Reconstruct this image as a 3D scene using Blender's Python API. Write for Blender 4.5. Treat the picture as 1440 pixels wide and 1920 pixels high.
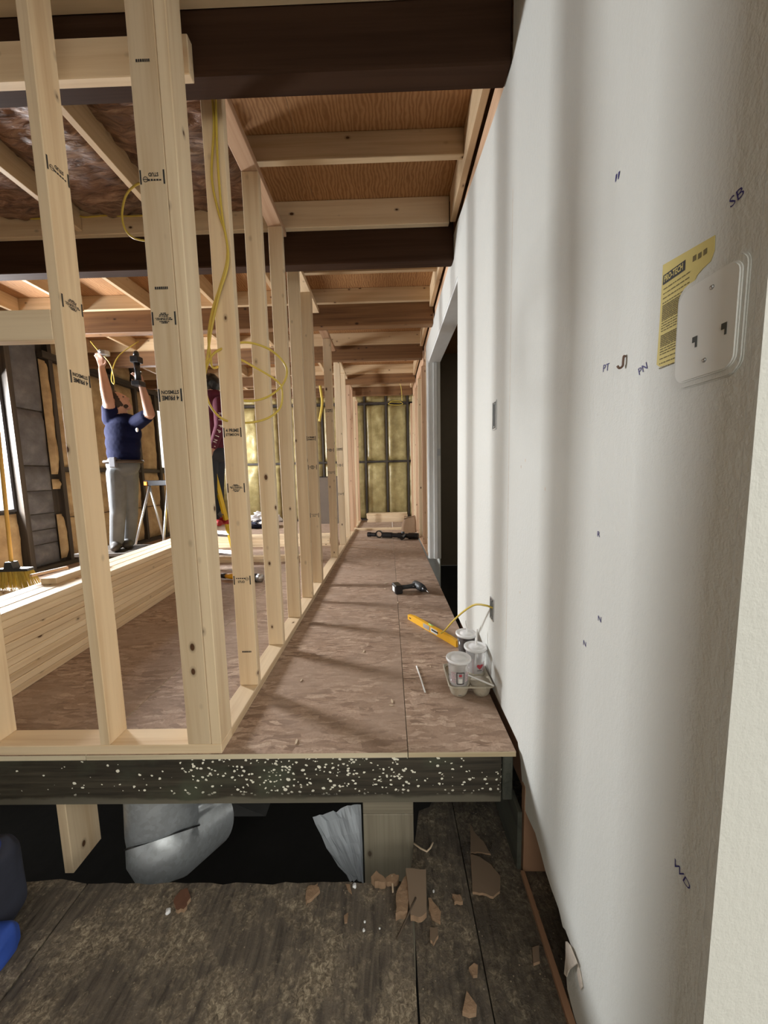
import bpy, bmesh, math, random
import numpy as np
from mathutils import Vector, Matrix, noise, Euler

for o in list(bpy.data.objects): bpy.data.objects.remove(o)
scene = bpy.context.scene
COL = scene.collection
RND = random.Random(7)
PI = math.pi

# ------------------------------------------------------------------ camera
FPX = 658.59
CAMH = 1.0305
def cam_axes(p, y, r):
    cp, sp = math.cos(p), math.sin(p)
    Z = Matrix.Rotation(y, 3, 'Z')
    f = Z @ Vector((0, cp, -sp)); u = Z @ Vector((0, sp, cp)); R = Z @ Vector((1, 0, 0))
    c, s = math.cos(r), math.sin(r)
    return c*R + s*u, -s*R + c*u, f
CR, CU, CF = cam_axes(math.radians(5.9753), math.radians(0.9396), math.radians(-1.2574))
CC = Vector((0, 0, CAMH))
cd = bpy.data.cameras.new('camera')
cd.sensor_fit = 'VERTICAL'; cd.sensor_height = 24.0; cd.sensor_width = 18.0
cd.lens = FPX*24.0/1920.0; cd.clip_start = 0.02; cd.clip_end = 200
cam = bpy.data.objects.new('camera', cd); COL.objects.link(cam)
M = Matrix((( CR.x, CU.x, -CF.x, CC.x), (CR.y, CU.y, -CF.y, CC.y), (CR.z, CU.z, -CF.z, CC.z), (0, 0, 0, 1)))
cam.matrix_world = M
scene.camera = cam

def at(px, py, ax, v):
    """photo pixel -> the world point where its ray meets the plane axis=v"""
    d = CF + CR*((px-720)/FPX) - CU*((py-960)/FPX)
    return CC + d*((v-CC[ax])/d[ax])

# ------------------------------------------------------------------ light
w = bpy.data.worlds.new('overcast_sky'); scene.world = w; w.use_nodes = True
bg = w.node_tree.nodes['Background']
bg.inputs[0].default_value = (1.0, 0.965, 0.87, 1); bg.inputs[1].default_value = 1.30
def area(name, loc, target, sx, sy, power, col):
    l = bpy.data.lights.new(name, 'AREA'); l.shape = 'RECTANGLE'; l.size = sx; l.size_y = sy
    l.energy = power; l.color = col
    o = bpy.data.objects.new(name, l); COL.objects.link(o); o.location = loc
    o.rotation_euler = (Vector(target)-Vector(loc)).to_track_quat('-Z', 'Z').to_euler()
    return o
# daylight pouring in through the window of the left wall, and through the added second window at its far end
area('window_daylight', (-4.62, 3.48, 1.62), (-2.62, 3.48, 0.55), 0.80, 1.75, 660, (0.96, 0.98, 1.0))
area('window_daylight', (-4.48, 7.0, 1.80), (-2.48, 7.0, 1.25), 1.15, 1.4, 150, (0.95, 0.97, 1.0))  # lamp of the added far window, brightens the far foam wall
scene.view_settings.view_transform = 'Standard'
scene.view_settings.look = 'None'
scene.view_settings.gamma = 1.0
scene.view_settings.use_curve_mapping = False
scene.view_settings.exposure = 0.70

# ------------------------------------------------------------------ helpers
def link(o, parent=None):
    COL.objects.link(o)
    if parent is not None: o.parent = parent
    return o
def empty(name, loc=(0, 0, 0), rz=0, rot=None):
    o = bpy.data.objects.new(name, None); o.empty_display_size = 0.1
    COL.objects.link(o); o.location = loc
    o.rotation_euler = rot if rot is not None else (0, 0, rz)
    return o
def tag(o, label, cat, group=None):
    o['label'] = label; o['category'] = cat
    if group: o['group'] = group
    return o
def structure(o, label=None):
    o['kind'] = 'structure'
    if label: o['label'] = label
    return o
def thing(name, label, cat, loc=(0, 0, 0), rz=0, group=None, rot=None):
    return tag(empty(name, loc, rz, rot), label, cat, group)
def bm_obj(name, bm, mat, parent=None, smooth=False, loc=None):
    me = bpy.data.meshes.new(name)
    bm.normal_update(); bm.to_mesh(me); bm.free()
    for m_ in (mat if isinstance(mat, (list, tuple)) else [mat]): me.materials.append(m_)
    if smooth:
        for p in me.polygons: p.use_smooth = True
    o = bpy.data.objects.new(name, me); link(o, parent)
    if loc is not None: o.location = loc
    return o
def add_box(bm, x0, x1, y0, y1, z0, z1, bevel=0.0):
    r = bmesh.ops.create_cube(bm, size=1.0)
    vs = r['verts']
    for v in vs:
        v.co = Vector(((x0+x1)/2 + v.co.x*(x1-x0), (y0+y1)/2 + v.co.y*(y1-y0), (z0+z1)/2 + v.co.z*(z1-z0)))
    if bevel > 0:
        es = list({e for v in vs for e in v.link_edges})
        bmesh.ops.bevel(bm, geom=es, offset=bevel, segments=1, affect='EDGES')
def box(name, x0, x1, y0, y1, z0, z1, mat, parent=None, bevel=0.0):
    """a box as one mesh object whose origin is the centre of its base"""
    cx, cy = (x0+x1)/2, (y0+y1)/2
    bm = bmesh.new(); add_box(bm, x0-cx, x1-cx, y0-cy, y1-cy, 0, z1-z0, bevel)
    return bm_obj(name, bm, mat, parent, loc=(cx, cy, z0))
def smoothpath(pts, n=8):
    pts = [Vector(p) for p in pts]
    if len(pts) < 3: return pts
    P = [2*pts[0]-pts[1]] + pts + [2*pts[-1]-pts[-2]]
    out = []
    for i in range(1, len(P)-2):
        a, b, c, d = P[i-1], P[i], P[i+1], P[i+2]
        for k in range(n):
            t = k/n
            out.append(0.5*((2*b) + (c-a)*t + (2*a-5*b+4*c-d)*t*t + (3*b-a-3*c+d)*t**3))
    out.append(pts[-1]); return out
def add_tube(bm, pts, rad, seg=8, cap=True, flat=1.0):
    pts = [Vector(p) for p in pts]; n = len(pts)
    rs = rad if isinstance(rad, (list, tuple)) else [rad]*n
    rings = []; up = None
    for i, p in enumerate(pts):
        d = (pts[min(i+1, n-1)]-pts[max(i-1, 0)])
        if d.length < 1e-9: d = Vector((0, 0, 1))
        d.normalize()
        if up is None:
            up = Vector((0, 0, 1)) if abs(d.z) < 0.9 else Vector((1, 0, 0))
        s = d.cross(up); s.normalize(); up = s.cross(d); up.normalize()
        rings.append([bm.verts.new(p + (s*math.cos(2*PI*k/seg)*flat + up*math.sin(2*PI*k/seg))*rs[i]) for k in range(seg)])
    for i in range(n-1):
        for k in range(seg):
            bm.faces.new((rings[i][k], rings[i][(k+1) % seg], rings[i+1][(k+1) % seg], rings[i+1][k]))
    if cap:
        bm.faces.new(list(reversed(rings[0]))); bm.faces.new(rings[-1])
def tube(name, pts, rad, mat, parent=None, seg=8, smoothn=8, flat=1.0):
    bm = bmesh.new(); add_tube(bm, smoothpath(pts, smoothn) if smoothn else pts, rad, seg, True, flat)
    bmesh.ops.recalc_face_normals(bm, faces=bm.faces)
    return bm_obj(name, bm, mat, parent, smooth=True)
def add_lathe(bm, prof, seg=28, loc=(0, 0, 0)):
    L = Vector(loc); rings = []
    for r, z in prof:
        rings.append([bm.verts.new(L + Vector((r*math.cos(2*PI*k/seg), r*math.sin(2*PI*k/seg), z))) for k in range(seg)])
    for i in range(len(prof)-1):
        for k in range(seg):
            bm.faces.new((rings[i][k], rings[i][(k+1) % seg], rings[i+1][(k+1) % seg], rings[i+1][k]))
    if prof[0][0] > 1e-4: bm.faces.new(list(reversed(rings[0])))
    if prof[-1][0] > 1e-4: bm.faces.new(rings[-1])
def lathe(name, prof, mat, parent=None, seg=28, loc=None):
    bm = bmesh.new(); add_lathe(bm, prof, seg)
    bmesh.ops.remove_doubles(bm, verts=bm.verts, dist=1e-5)
    bmesh.ops.recalc_face_normals(bm, faces=bm.faces)
    o = bm_obj(name, bm, mat, parent, smooth=True, loc=loc)
    o.data.polygons.foreach_set('use_smooth', [True]*len(o.data.polygons))
    return o
def add_prism(bm, outline, nvec):
    """outline: list of 3D points (planar); extruded by nvec"""
    a = [bm.verts.new(Vector(p)) for p in outline]
    b = [bm.verts.new(Vector(p)+Vector(nvec)) for p in outline]
    n = len(a)
    bm.faces.new(a); bm.faces.new(list(reversed(b)))
    for i in range(n): bm.faces.new((a[i], b[i], b[(i+1) % n], a[(i+1) % n]))
def prism(name, outline, nvec, mat, parent=None, loc=None):
    bm = bmesh.new(); add_prism(bm, outline, nvec)
    bmesh.ops.recalc_face_normals(bm, faces=bm.faces)
    return bm_obj(name, bm, mat, parent, loc=loc)
def copy_tree(o, parent=None):
    c = o.copy(); link(c, parent)
    for ch in list(o.children):
        copy_tree(ch, c)
    return c
_txt = {}
def text_mesh(s, bold=False):
    if s in _txt: return _txt[s]
    cu = bpy.data.curves.new('t', 'FONT'); cu.body = s; cu.size = 1.0; cu.align_x = 'CENTER'; cu.align_y = 'CENTER'
    cu.resolution_u = 2; cu.offset = 0.03 if bold else 0.0
    o = bpy.data.objects.new('t', cu); COL.objects.link(o)
    dg = bpy.context.evaluated_depsgraph_get()
    me = bpy.data.meshes.new_from_object(o.evaluated_get(dg))
    bpy.data.objects.remove(o); bpy.data.curves.remove(cu)
    _txt[s] = me
    return me
def frame(origin, ux, uy):
    """matrix with local x=ux, y=uy, z=normal"""
    ux = Vector(ux).normalized(); uz = ux.cross(Vector(uy)).normalized(); uy = uz.cross(ux)
    o = Vector(origin)
    return Matrix(((ux.x, uy.x, uz.x, o.x), (ux.y, uy.y, uz.y, o.y), (ux.z, uy.z, uz.z, o.z), (0, 0, 0, 1)))
def bm_text(bm, s, M4, sx, sy=None, bold=True):
    sy = sy or sx
    t = bmesh.new(); t.from_mesh(text_mesh(s, bold))
    for v in t.verts: v.co = M4 @ Vector((v.co.x*sx, v.co.y*sy, 0))
    vm = {v: bm.verts.new(v.co) for v in t.verts}
    for f in t.faces:
        try: bm.faces.new([vm[v] for v in f.verts])
        except ValueError: pass
    t.free()
def bm_quad(bm, M4, x0, x1, y0, y1):
    bm.faces.new([bm.verts.new(M4 @ Vector(p)) for p in ((x0, y0, 0), (x1, y0, 0), (x1, y1, 0), (x0, y1, 0))])

# ------------------------------------------------------------------ materials
def new_mat(name):
    m = bpy.data.materials.new(name); m.use_nodes = True
    nt = m.node_tree; b = nt.nodes['Principled BSDF']
    return m, nt, b
def N(nt, typ, **kw):
    n = nt.nodes.new(typ)
    for k, v in kw.items():
        if hasattr(n, k): setattr(n, k, v)
    return n
def ramp(nt, stops, fac):
    r = nt.nodes.new('ShaderNodeValToRGB'); e = r.color_ramp.elements
    while len(e) < len(stops): e.new(0.5)
    for i, (p, c) in enumerate(stops):
        e[i].position = p; e[i].color = (*c, 1) if len(c) == 3 else c
    nt.links.new(fac, r.inputs[0]); return r.outputs[0]
def mixc(nt, fac, a, b, blend='MIX'):
    n = nt.nodes.new('ShaderNodeMix'); n.data_type = 'RGBA'; n.blend_type = blend
    for s, v in ((n.inputs[0], fac), (n.inputs[6], a), (n.inputs[7], b)):
        if isinstance(v, (int, float)): s.default_value = v
        elif isinstance(v, (tuple, list)): s.default_value = (*v, 1) if len(v) == 3 else v
        else: nt.links.new(v, s)
    return n.outputs[2]
def mth(nt, op, a, b=None, clamp=False):
    n = nt.nodes.new('ShaderNodeMath'); n.operation = op; n.use_clamp = clamp
    for s, v in ((n.inputs[0], a), (n.inputs[1], b)):
        if v is None: continue
        if isinstance(v, (int, float)): s.default_value = v
        else: nt.links.new(v, s)
    return n.outputs[0]
def coords(nt, scale=(1, 1, 1), rnd=True, rot=(0, 0, 0), kind='Object'):
    tc = nt.nodes.new('ShaderNodeTexCoord'); src = tc.outputs[kind]
    if rnd:
        oi = nt.nodes.new('ShaderNodeObjectInfo')
        cm = nt.nodes.new('ShaderNodeVectorMath'); cm.operation = 'SCALE'
        cb = nt.nodes.new('ShaderNodeCombineXYZ')
        for i, k in enumerate((37.0, 91.0, 53.0)):
            nt.links.new(mth(nt, 'MULTIPLY', oi.outputs['Random'], k), cb.inputs[i])
        ad = nt.nodes.new('ShaderNodeVectorMath'); ad.operation = 'ADD'
        nt.links.new(src, ad.inputs[0]); nt.links.new(cb.outputs[0], ad.inputs[1]); src = ad.outputs[0]
        nt.nodes.remove(cm)
    mp = nt.nodes.new('ShaderNodeMapping'); mp.inputs['Scale'].default_value = scale
    mp.inputs['Rotation'].default_value = rot
    nt.links.new(src, mp.inputs['Vector'])
    return mp.outputs[0], src
def nz(nt, vec, scale, detail=3, rough=0.55, dist=0.0):
    n = nt.nodes.new('ShaderNodeTexNoise'); n.inputs['Scale'].default_value = scale
    n.inputs['Detail'].default_value = detail; n.inputs['Roughness'].default_value = rough
    n.inputs['Distortion'].default_value = dist
    nt.links.new(vec, n.inputs['Vector']); return n.outputs[0]
def vor(nt, vec, scale, feature='F1', out='Distance', rnd=1.0):
    n = nt.nodes.new('ShaderNodeTexVoronoi'); n.feature = feature
    n.inputs['Scale'].default_value = scale; n.inputs['Randomness'].default_value = rnd
    nt.links.new(vec, n.inputs['Vector']); return n.outputs[out]
def bump(nt, b, h, strength=0.3, dist=0.01):
    n = nt.nodes.new('ShaderNodeBump'); n.inputs['Strength'].default_value = strength
    n.inputs['Distance'].default_value = dist
    nt.links.new(h, n.inputs['Height']); nt.links.new(n.outputs[0], b.inputs['Normal'])
def plain(name, col, rough=0.5, metal=0.0, spec=0.5, nscale=0, namt=0.15, bumpamt=0.0, alpha=None):
    m, nt, b = new_mat(name)
    b.inputs['Base Color'].default_value = (*col, 1); b.inputs['Roughness'].default_value = rough
    b.inputs['Metallic'].default_value = metal; b.inputs['Specular IOR Level'].default_value = spec
    if nscale:
        v, s = coords(nt)
        n = nz(nt, v, nscale, 4)
        c = mixc(nt, n, tuple(x*(1-namt) for x in col), tuple(min(1, x*(1+namt)) for x in col))
        nt.links.new(c, b.inputs['Base Color'])
        if bumpamt: bump(nt, b, n, bumpamt, 0.01)
    return m
def wood(name, axis, light, dark, knot=(0.10, 0.045, 0.02), knots=True, rough=0.6, tone=0.16, knot_r=0.09, gsc=1.0):
    m, nt, b = new_mat(name)
    sc = [26*gsc]*3; sc[axis] = 0.9*gsc
    v, src = coords(nt, tuple(sc))
    g = nz(nt, v, 1.0, 4, 0.6, 0.35)
    sc2 = [9]*3; sc2[axis] = 0.35
    mp = N(nt, 'ShaderNodeMapping'); mp.inputs['Scale'].default_value = sc2; nt.links.new(src, mp.inputs[0])
    g2 = nz(nt, mp.outputs[0], 1.0, 2, 0.5, 0.6)
    c = ramp(nt, [(0.30, dark), (0.55, light), (0.75, tuple(min(1, x*1.08) for x in light))], g)
    c = mixc(nt, mth(nt, 'MULTIPLY', mth(nt, 'SUBTRACT', g2, 0.35), 1.1, True), c, dark)
    # tone differs board by board
    oi = N(nt, 'ShaderNodeObjectInfo')
    t = ramp(nt, [(0.0, (1-tone, 1-tone*1.15, 1-tone*1.3)), (0.5, (1, 1, 1)), (1.0, (1.0, 0.97, 0.93))], oi.outputs['Random'])
    c = mixc(nt, 1.0, c, t, 'MULTIPLY')
    if knots:
        wob = N(nt, 'ShaderNodeVectorMath'); wob.operation = 'ADD'
        sk = [1.0]*3; sk[axis] = 0.6
        mk = N(nt, 'ShaderNodeMapping'); mk.inputs['Scale'].default_value = sk; nt.links.new(src, mk.inputs[0])
        d = vor(nt, mk.outputs[0], 11.0)
        rr = nz(nt, mk.outputs[0], 4.0, 1)
        dd = mth(nt, 'ADD', d, mth(nt, 'MULTIPLY', mth(nt, 'SUBTRACT', rr, 0.5), 0.16))
        k = ramp(nt, [(0.0, (1, 1, 1)), (knot_r*0.62, (1, 1, 1)), (knot_r*0.9, (0.35, 0.35, 0.35)), (knot_r*1.7, (0, 0, 0))], dd)
        c = mixc(nt, k, c, knot)
    nt.links.new(c, b.inputs['Base Color'])
    b.inputs['Roughness'].default_value = rough; b.inputs['Specular IOR Level'].default_value = 0.3
    bump(nt, b, g, 0.12, 0.003)
    return m
PINE_L, PINE_D = (0.84, 0.685, 0.475), (0.71, 0.53, 0.33)
pine = [wood('pine_%s' % a, i, PINE_L, PINE_D) for i, a in enumerate('xyz')]
pine_red = [wood('pine_pinkish_%s' % a, i, (0.66, 0.45, 0.30), (0.50, 0.30, 0.18)) for i, a in enumerate('xyz')]
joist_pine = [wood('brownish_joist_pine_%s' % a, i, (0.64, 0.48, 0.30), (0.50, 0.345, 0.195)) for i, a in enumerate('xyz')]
beam_dark = wood('dark_stained_timber', 0, (0.060, 0.031, 0.018), (0.038, 0.019, 0.011), knots=False, tone=0.1, rough=0.7)
beam_dark.node_tree.nodes['Principled BSDF'].inputs['Specular IOR Level'].default_value = 0.08
beam_brown = wood('brown_timber', 0, (0.24, 0.125, 0.055), (0.13, 0.062, 0.028), knot=(0.04, 0.018, 0.01), tone=0.1, knot_r=0.1)
old_wood = [wood('weathered_grey_wood_%s' % a, i, (0.33, 0.30, 0.23), (0.20, 0.175, 0.13), knot=(0.08, 0.06, 0.04)) for i, a in enumerate('xyz')]
dark_wood = wood('dark_joist_wood', 1, (0.055, 0.05, 0.04), (0.022, 0.02, 0.017), knots=False)  # very dark brown base for the floor joists
green_wood = wood('dark_green_treated_wood', 1, (0.085, 0.09, 0.075), (0.04, 0.045, 0.038), knots=False)
brown_board = plain('brown_hardboard', (0.30, 0.17, 0.10), 0.6, nscale=9, namt=0.12)

def mk_plywood():
    m, nt, b = new_mat('orange_plywood')
    v, s = coords(nt, (2.2, 14, 1), rnd=True)
    n = nz(nt, v, 1.0, 2, 0.5, 1.2)
    v2, _ = coords(nt, (1, 1, 1), rnd=True)
    lines = N(nt, 'ShaderNodeTexWave'); lines.wave_type = 'BANDS'; lines.bands_direction = 'Y'
    lines.inputs['Scale'].default_value = 5.0; lines.inputs['Distortion'].default_value = 9.0
    lines.inputs['Detail'].default_value = 3; lines.inputs['Detail Scale'].default_value = 1.4
    mp = N(nt, 'ShaderNodeMapping'); mp.inputs['Scale'].default_value = (3.0, 1.2, 1); nt.links.new(v2, mp.inputs[0])
    mp.inputs['Rotation'].default_value = (0, 0, PI/2)
    nt.links.new(mp.outputs[0], lines.inputs[0])
    c = ramp(nt, [(0.0, (0.24, 0.105, 0.034)), (0.5, (0.35, 0.17, 0.062)), (1.0, (0.43, 0.23, 0.095))], lines.outputs[0])
    c = mixc(nt, mth(nt, 'MULTIPLY', n, 0.6), c, (0.30, 0.145, 0.052))
    nt.links.new(c, b.inputs['Base Color']); b.inputs['Roughness'].default_value = 0.65
    return m
plywood = mk_plywood()

def mk_osb(name, cols, dirt):
    m, nt, b = new_mat(name)
    tc = N(nt, 'ShaderNodeTexCoord')
    wn = N(nt, 'ShaderNodeTexNoise'); wn.inputs['Scale'].default_value = 7; nt.links.new(tc.outputs['Object'], wn.inputs[0])
    ws = N(nt, 'ShaderNodeVectorMath'); ws.operation = 'SCALE'; ws.inputs[3].default_value = 0.06; nt.links.new(wn.outputs[1], ws.inputs[0])
    wa = N(nt, 'ShaderNodeVectorMath'); wa.operation = 'ADD'; nt.links.new(tc.outputs['Object'], wa.inputs[0]); nt.links.new(ws.outputs[0], wa.inputs[1])
    cur = None; hs = None
    for i, (ang, sx, sy) in enumerate(((0.3, 11, 42), (1.25, 12, 48), (-0.7, 10, 44), (2.2, 15, 60), (0.0, 18, 70), (-1.2, 12, 52))):
        mp = N(nt, 'ShaderNodeMapping'); mp.inputs['Rotation'].default_value = (0, 0, ang)
        mp.inputs['Scale'].default_value = (sx, sy, 1); mp.inputs['Location'].default_value = (i*7.3, i*3.1, 0)
        nt.links.new(wa.outputs[0], mp.inputs[0])
        cc = vor(nt, mp.outputs[0], 1.0, 'F1', 'Color')
        sep = N(nt, 'ShaderNodeSeparateColor'); nt.links.new(cc, sep.inputs[0])
        col = ramp(nt, [(0.0, cols[0]), (0.35, cols[1]), (0.75, cols[2]), (1.0, cols[3])], sep.outputs[0])
        if cur is None: cur, hs = col, sep.outputs[0]
        else:
            cur = mixc(nt, mth(nt, 'MULTIPLY', mth(nt, 'GREATER_THAN', sep.outputs[1], 0.62), 0.85), cur, col)
            hs = mth(nt, 'ADD', mth(nt, 'MULTIPLY', hs, 0.6), mth(nt, 'MULTIPLY', sep.outputs[2], 0.4))
    gr = nz(nt, tc.outputs['Object'], 120, 4)
    cur = mixc(nt, mth(nt, 'MULTIPLY', mth(nt, 'SUBTRACT', gr, 0.42), 1.6, True), cur, cols[0])
    d1 = nz(nt, tc.outputs['Object'], 2.3, 6, 0.65)
    cur = mixc(nt, mth(nt, 'MULTIPLY', ramp(nt, [(0.40, (0, 0, 0)), (0.62, (1, 1, 1))], d1), 0.75), cur, dirt)
    d2 = nz(nt, tc.outputs['Object'], 11.0, 5, 0.7)
    cur = mixc(nt, ramp(nt, [(0.60, (0, 0, 0)), (0.74, (0.6, 0.6, 0.6))], d2), cur, cols[0])
    nt.links.new(cur, b.inputs['Base Color']); b.inputs['Roughness'].default_value = 0.62
    b.inputs['Specular IOR Level'].default_value = 0.35
    bump(nt, b, hs, 0.25, 0.002)
    return m
osb = mk_osb('osb_flakes', ((0.19, 0.12, 0.083), (0.36, 0.245, 0.172), (0.46, 0.325, 0.24), (0.62, 0.47, 0.355)), (0.36, 0.26, 0.195))
osb_edge = wood('osb_raw_edge', 0, (0.80, 0.71, 0.52), (0.52, 0.42, 0.27), knots=False)

def mk_oldfloor(name, k=1.0, wet=0.0):
    m, nt, b = new_mat(name)
    K = lambda *c: tuple(x*k for x in c)
    tc = N(nt, 'ShaderNodeTexCoord')
    mp = N(nt, 'ShaderNodeMapping'); mp.inputs['Scale'].default_value = (60, 7, 7); nt.links.new(tc.outputs['Object'], mp.inputs[0])
    gr = nz(nt, mp.outputs[0], 1.0, 4, 0.6, 0.4)
    p1 = nz(nt, tc.outputs['Object'], 5.0, 6, 0.62, 0.3)
    p2 = nz(nt, tc.outputs['Object'], 26.0, 6, 0.7)
    p3 = nz(nt, tc.outputs['Object'], 70.0, 7, 0.75, 0.8)
    c = ramp(nt, [(0.3, K(0.055, 0.046, 0.037)), (0.62, K(0.165, 0.138, 0.108))], gr)
    litter = ramp(nt, [(0.36, K(0.085, 0.066, 0.046)), (0.5, K(0.25, 0.205, 0.145)), (0.64, K(0.56, 0.48, 0.35))], p3)
    f = ramp(nt, [(0.47, (0, 0, 0)), (0.60, (1, 1, 1))], mth(nt, 'ADD', mth(nt, 'MULTIPLY', p1, 0.62), mth(nt, 'MULTIPLY', p2, 0.40)))
    c = mixc(nt, f, c, litter)
    sp = vor(nt, tc.outputs['Object'], 75.0)
    r = nz(nt, tc.outputs['Object'], 40.0, 1)
    k = mth(nt, 'MULTIPLY', mth(nt, 'LESS_THAN', sp, 0.16), mth(nt, 'GREATER_THAN', r, 0.60))
    c = mixc(nt, mth(nt, 'MULTIPLY', k, 0.7), c, (0.45, 0.38, 0.27))
    nt.links.new(c, b.inputs['Base Color'])
    nt.links.new(ramp(nt, [(0.3, (0.40-wet*.25,)*3), (0.6, (0.85-wet*.4,)*3)], p1), b.inputs['Roughness'])
    h = mth(nt, 'ADD', mth(nt, 'MULTIPLY', p3, 0.5), mth(nt, 'MULTIPLY', p2, 0.8))
    bump(nt, b, h, 0.6, 0.012)
    return m
oldfloor = mk_oldfloor('rotten_plywood_floor')
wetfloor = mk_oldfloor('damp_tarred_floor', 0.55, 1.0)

def mk_rim():
    m, nt, b = new_mat('dark_rim_joist_with_paint_flecks')
    v, src = coords(nt, (3, 30, 60), rnd=False)
    g = nz(nt, v, 1.0, 5, 0.6, 0.3)
    tc = N(nt, 'ShaderNodeTexCoord')
    big = nz(nt, tc.outputs['Object'], 5.0, 4)
    c = ramp(nt, [(0.3, (0.022, 0.019, 0.014)), (0.6, (0.066, 0.056, 0.040)), (0.8, (0.13, 0.11, 0.075))], g)
    c = mixc(nt, ramp(nt, [(0.5, (0, 0, 0)), (0.7, (1, 1, 1))], big), c, (0.075, 0.082, 0.055))
    # lower worn band
    sx = N(nt, 'ShaderNodeSeparateXYZ'); nt.links.new(tc.outputs['Object'], sx.inputs[0])
    edge = mth(nt, 'ADD', sx.outputs[2], mth(nt, 'MULTIPLY', mth(nt, 'SUBTRACT', big, 0.5), 0.06))
    c = mixc(nt, ramp(nt, [(0.0, (0.75,)*3), (0.022, (0.7,)*3), (0.032, (0, 0, 0))], edge), c, (0.18, 0.165, 0.125))
    # paint flecks, thick in the middle of the board, sparse at its left end
    mp = N(nt, 'ShaderNodeMapping'); mp.inputs['Scale'].default_value = (1.0, 1, 1.25); mp.inputs['Rotation'].default_value = (0, 0.6, 0)
    nt.links.new(tc.outputs['Object'], mp.inputs[0])
    wv = N(nt, 'ShaderNodeVectorMath'); wv.operation = 'ADD'
    wn = N(nt, 'ShaderNodeTexNoise'); wn.inputs['Scale'].default_value = 55; nt.links.new(mp.outputs[0], wn.inputs[0])
    ws = N(nt, 'ShaderNodeVectorMath'); ws.operation = 'SCALE'; ws.inputs[3].default_value = 0.012
    nt.links.new(wn.outputs[1], ws.inputs[0]); nt.links.new(mp.outputs[0], wv.inputs[0]); nt.links.new(ws.outputs[0], wv.inputs[1])
    dens = ramp(nt, [(0.0, (0.10,)*3), (0.52, (0.14,)*3), (0.60, (0.35,)*3), (0.64, (1, 1, 1)), (0.87, (1, 1, 1)), (0.93, (0.5,)*3)],
                mth(nt, 'ADD', mth(nt, 'MULTIPLY', sx.outputs[0], 0.345), 0.5))
    for sc, thr, cut in ((85.0, 0.40, 0.40), (48.0, 0.32, 0.40), (28.0, 0.24, 0.30)):
        vn = N(nt, 'ShaderNodeTexVoronoi'); vn.inputs['Scale'].default_value = sc; nt.links.new(wv.outputs[0], vn.inputs[0])
        sp = N(nt, 'ShaderNodeSeparateColor'); nt.links.new(vn.outputs['Color'], sp.inputs[0])
        rad = mth(nt, 'MULTIPLY', sp.outputs[1], thr*1.3)
        k = mth(nt, 'MULTIPLY', mth(nt, 'LESS_THAN', vn.outputs['Distance'], rad), mth(nt, 'LESS_THAN', sp.outputs[0], mth(nt, 'MULTIPLY', dens, cut)))
        top = ramp(nt, [(0.035, (0, 0, 0)), (0.06, (1, 1, 1))], sx.outputs[2])
        c = mixc(nt, mth(nt, 'MULTIPLY', k, top), c, (0.95, 0.93, 0.80))
    nt.links.new(c, b.inputs['Base Color']); b.inputs['Roughness'].default_value = 0.55
    bump(nt, b, g, 0.3, 0.004)
    return m
rim_mat = mk_rim()

def mk_drywall():
    m, nt, b = new_mat('orange_peel_painted_drywall')
    tc = N(nt, 'ShaderNodeTexCoord')
    n1 = nz(nt, tc.outputs['Object'], 240, 2, 0.5)
    mp = N(nt, 'ShaderNodeMapping'); mp.inputs['Scale'].default_value = (1, 1, 0.55); nt.links.new(tc.outputs['Object'], mp.inputs[0])
    n2 = nz(nt, mp.outputs[0], 85, 3, 0.55)
    n3 = nz(nt, tc.outputs['Object'], 2.0, 3)
    c = mixc(nt, n3, (0.61, 0.615, 0.575), (0.66, 0.665, 0.63))
    nt.links.new(c, b.inputs['Base Color']); b.inputs['Roughness'].default_value = 0.5
    b.inputs['Specular IOR Level'].default_value = 0.35
    bump(nt, b, mth(nt, 'ADD', n2, mth(nt, 'MULTIPLY', n1, 0.4)), 0.45, 0.004)
    return m
drywall = mk_drywall()
white_trim = plain('white_painted_trim', (0.72, 0.74, 0.73), 0.45, nscale=14, namt=0.08)
gypsum = plain('torn_gypsum_paper', (0.62, 0.55, 0.47), 0.8, nscale=60, namt=0.3)
foam = None
def mk_foam(name, a, b_, c_, rough):
    m, nt, b = new_mat(name)
    v, s = coords(nt)
    n = nz(nt, v, 6, 5, 0.6); n2 = nz(nt, v, 38, 4, 0.6)
    nt.links.new(ramp(nt, [(0.3, a), (0.55, b_), (0.75, c_)], n), b.inputs['Base Color'])
    b.inputs['Roughness'].default_value = rough; bump(nt, b, n2, 0.35, 0.01)
    return m
foam_tan = mk_foam('tan_spray_foam', (0.30, 0.20, 0.095), (0.45, 0.32, 0.165), (0.55, 0.42, 0.24), 0.65)
foam_gold = mk_foam('golden_spray_foam', (0.28, 0.22, 0.085), (0.42, 0.34, 0.15), (0.54, 0.46, 0.23), 0.34)
def mk_kraft():
    m, nt, b = new_mat('crinkled_kraft_insulation')
    v, src = coords(nt, (5, 26, 5))
    n = nz(nt, v, 1.0, 6, 0.65, 1.5); n2 = nz(nt, src, 3.0, 4)
    nt.links.new(mixc(nt, ramp(nt, [(0.35, (0, 0, 0)), (0.7, (1, 1, 1))], n2), ramp(nt, [(0.30, (0.10, 0.045, 0.025)), (0.5, (0.27, 0.135, 0.075)), (0.68, (0.48, 0.29, 0.18))], n),
                     ramp(nt, [(0.30, (0.08, 0.06, 0.05)), (0.5, (0.20, 0.13, 0.09)), (0.68, (0.40, 0.28, 0.19))], n)), b.inputs['Base Color'])
    b.inputs['Roughness'].default_value = 0.5; bump(nt, b, n, 0.9, 0.03)
    return m
kraft = mk_kraft()
grey_paper = mk_foam('dark_grey_building_paper', (0.075, 0.075, 0.082), (0.125, 0.125, 0.135), (0.19, 0.19, 0.20), 0.6)
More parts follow.
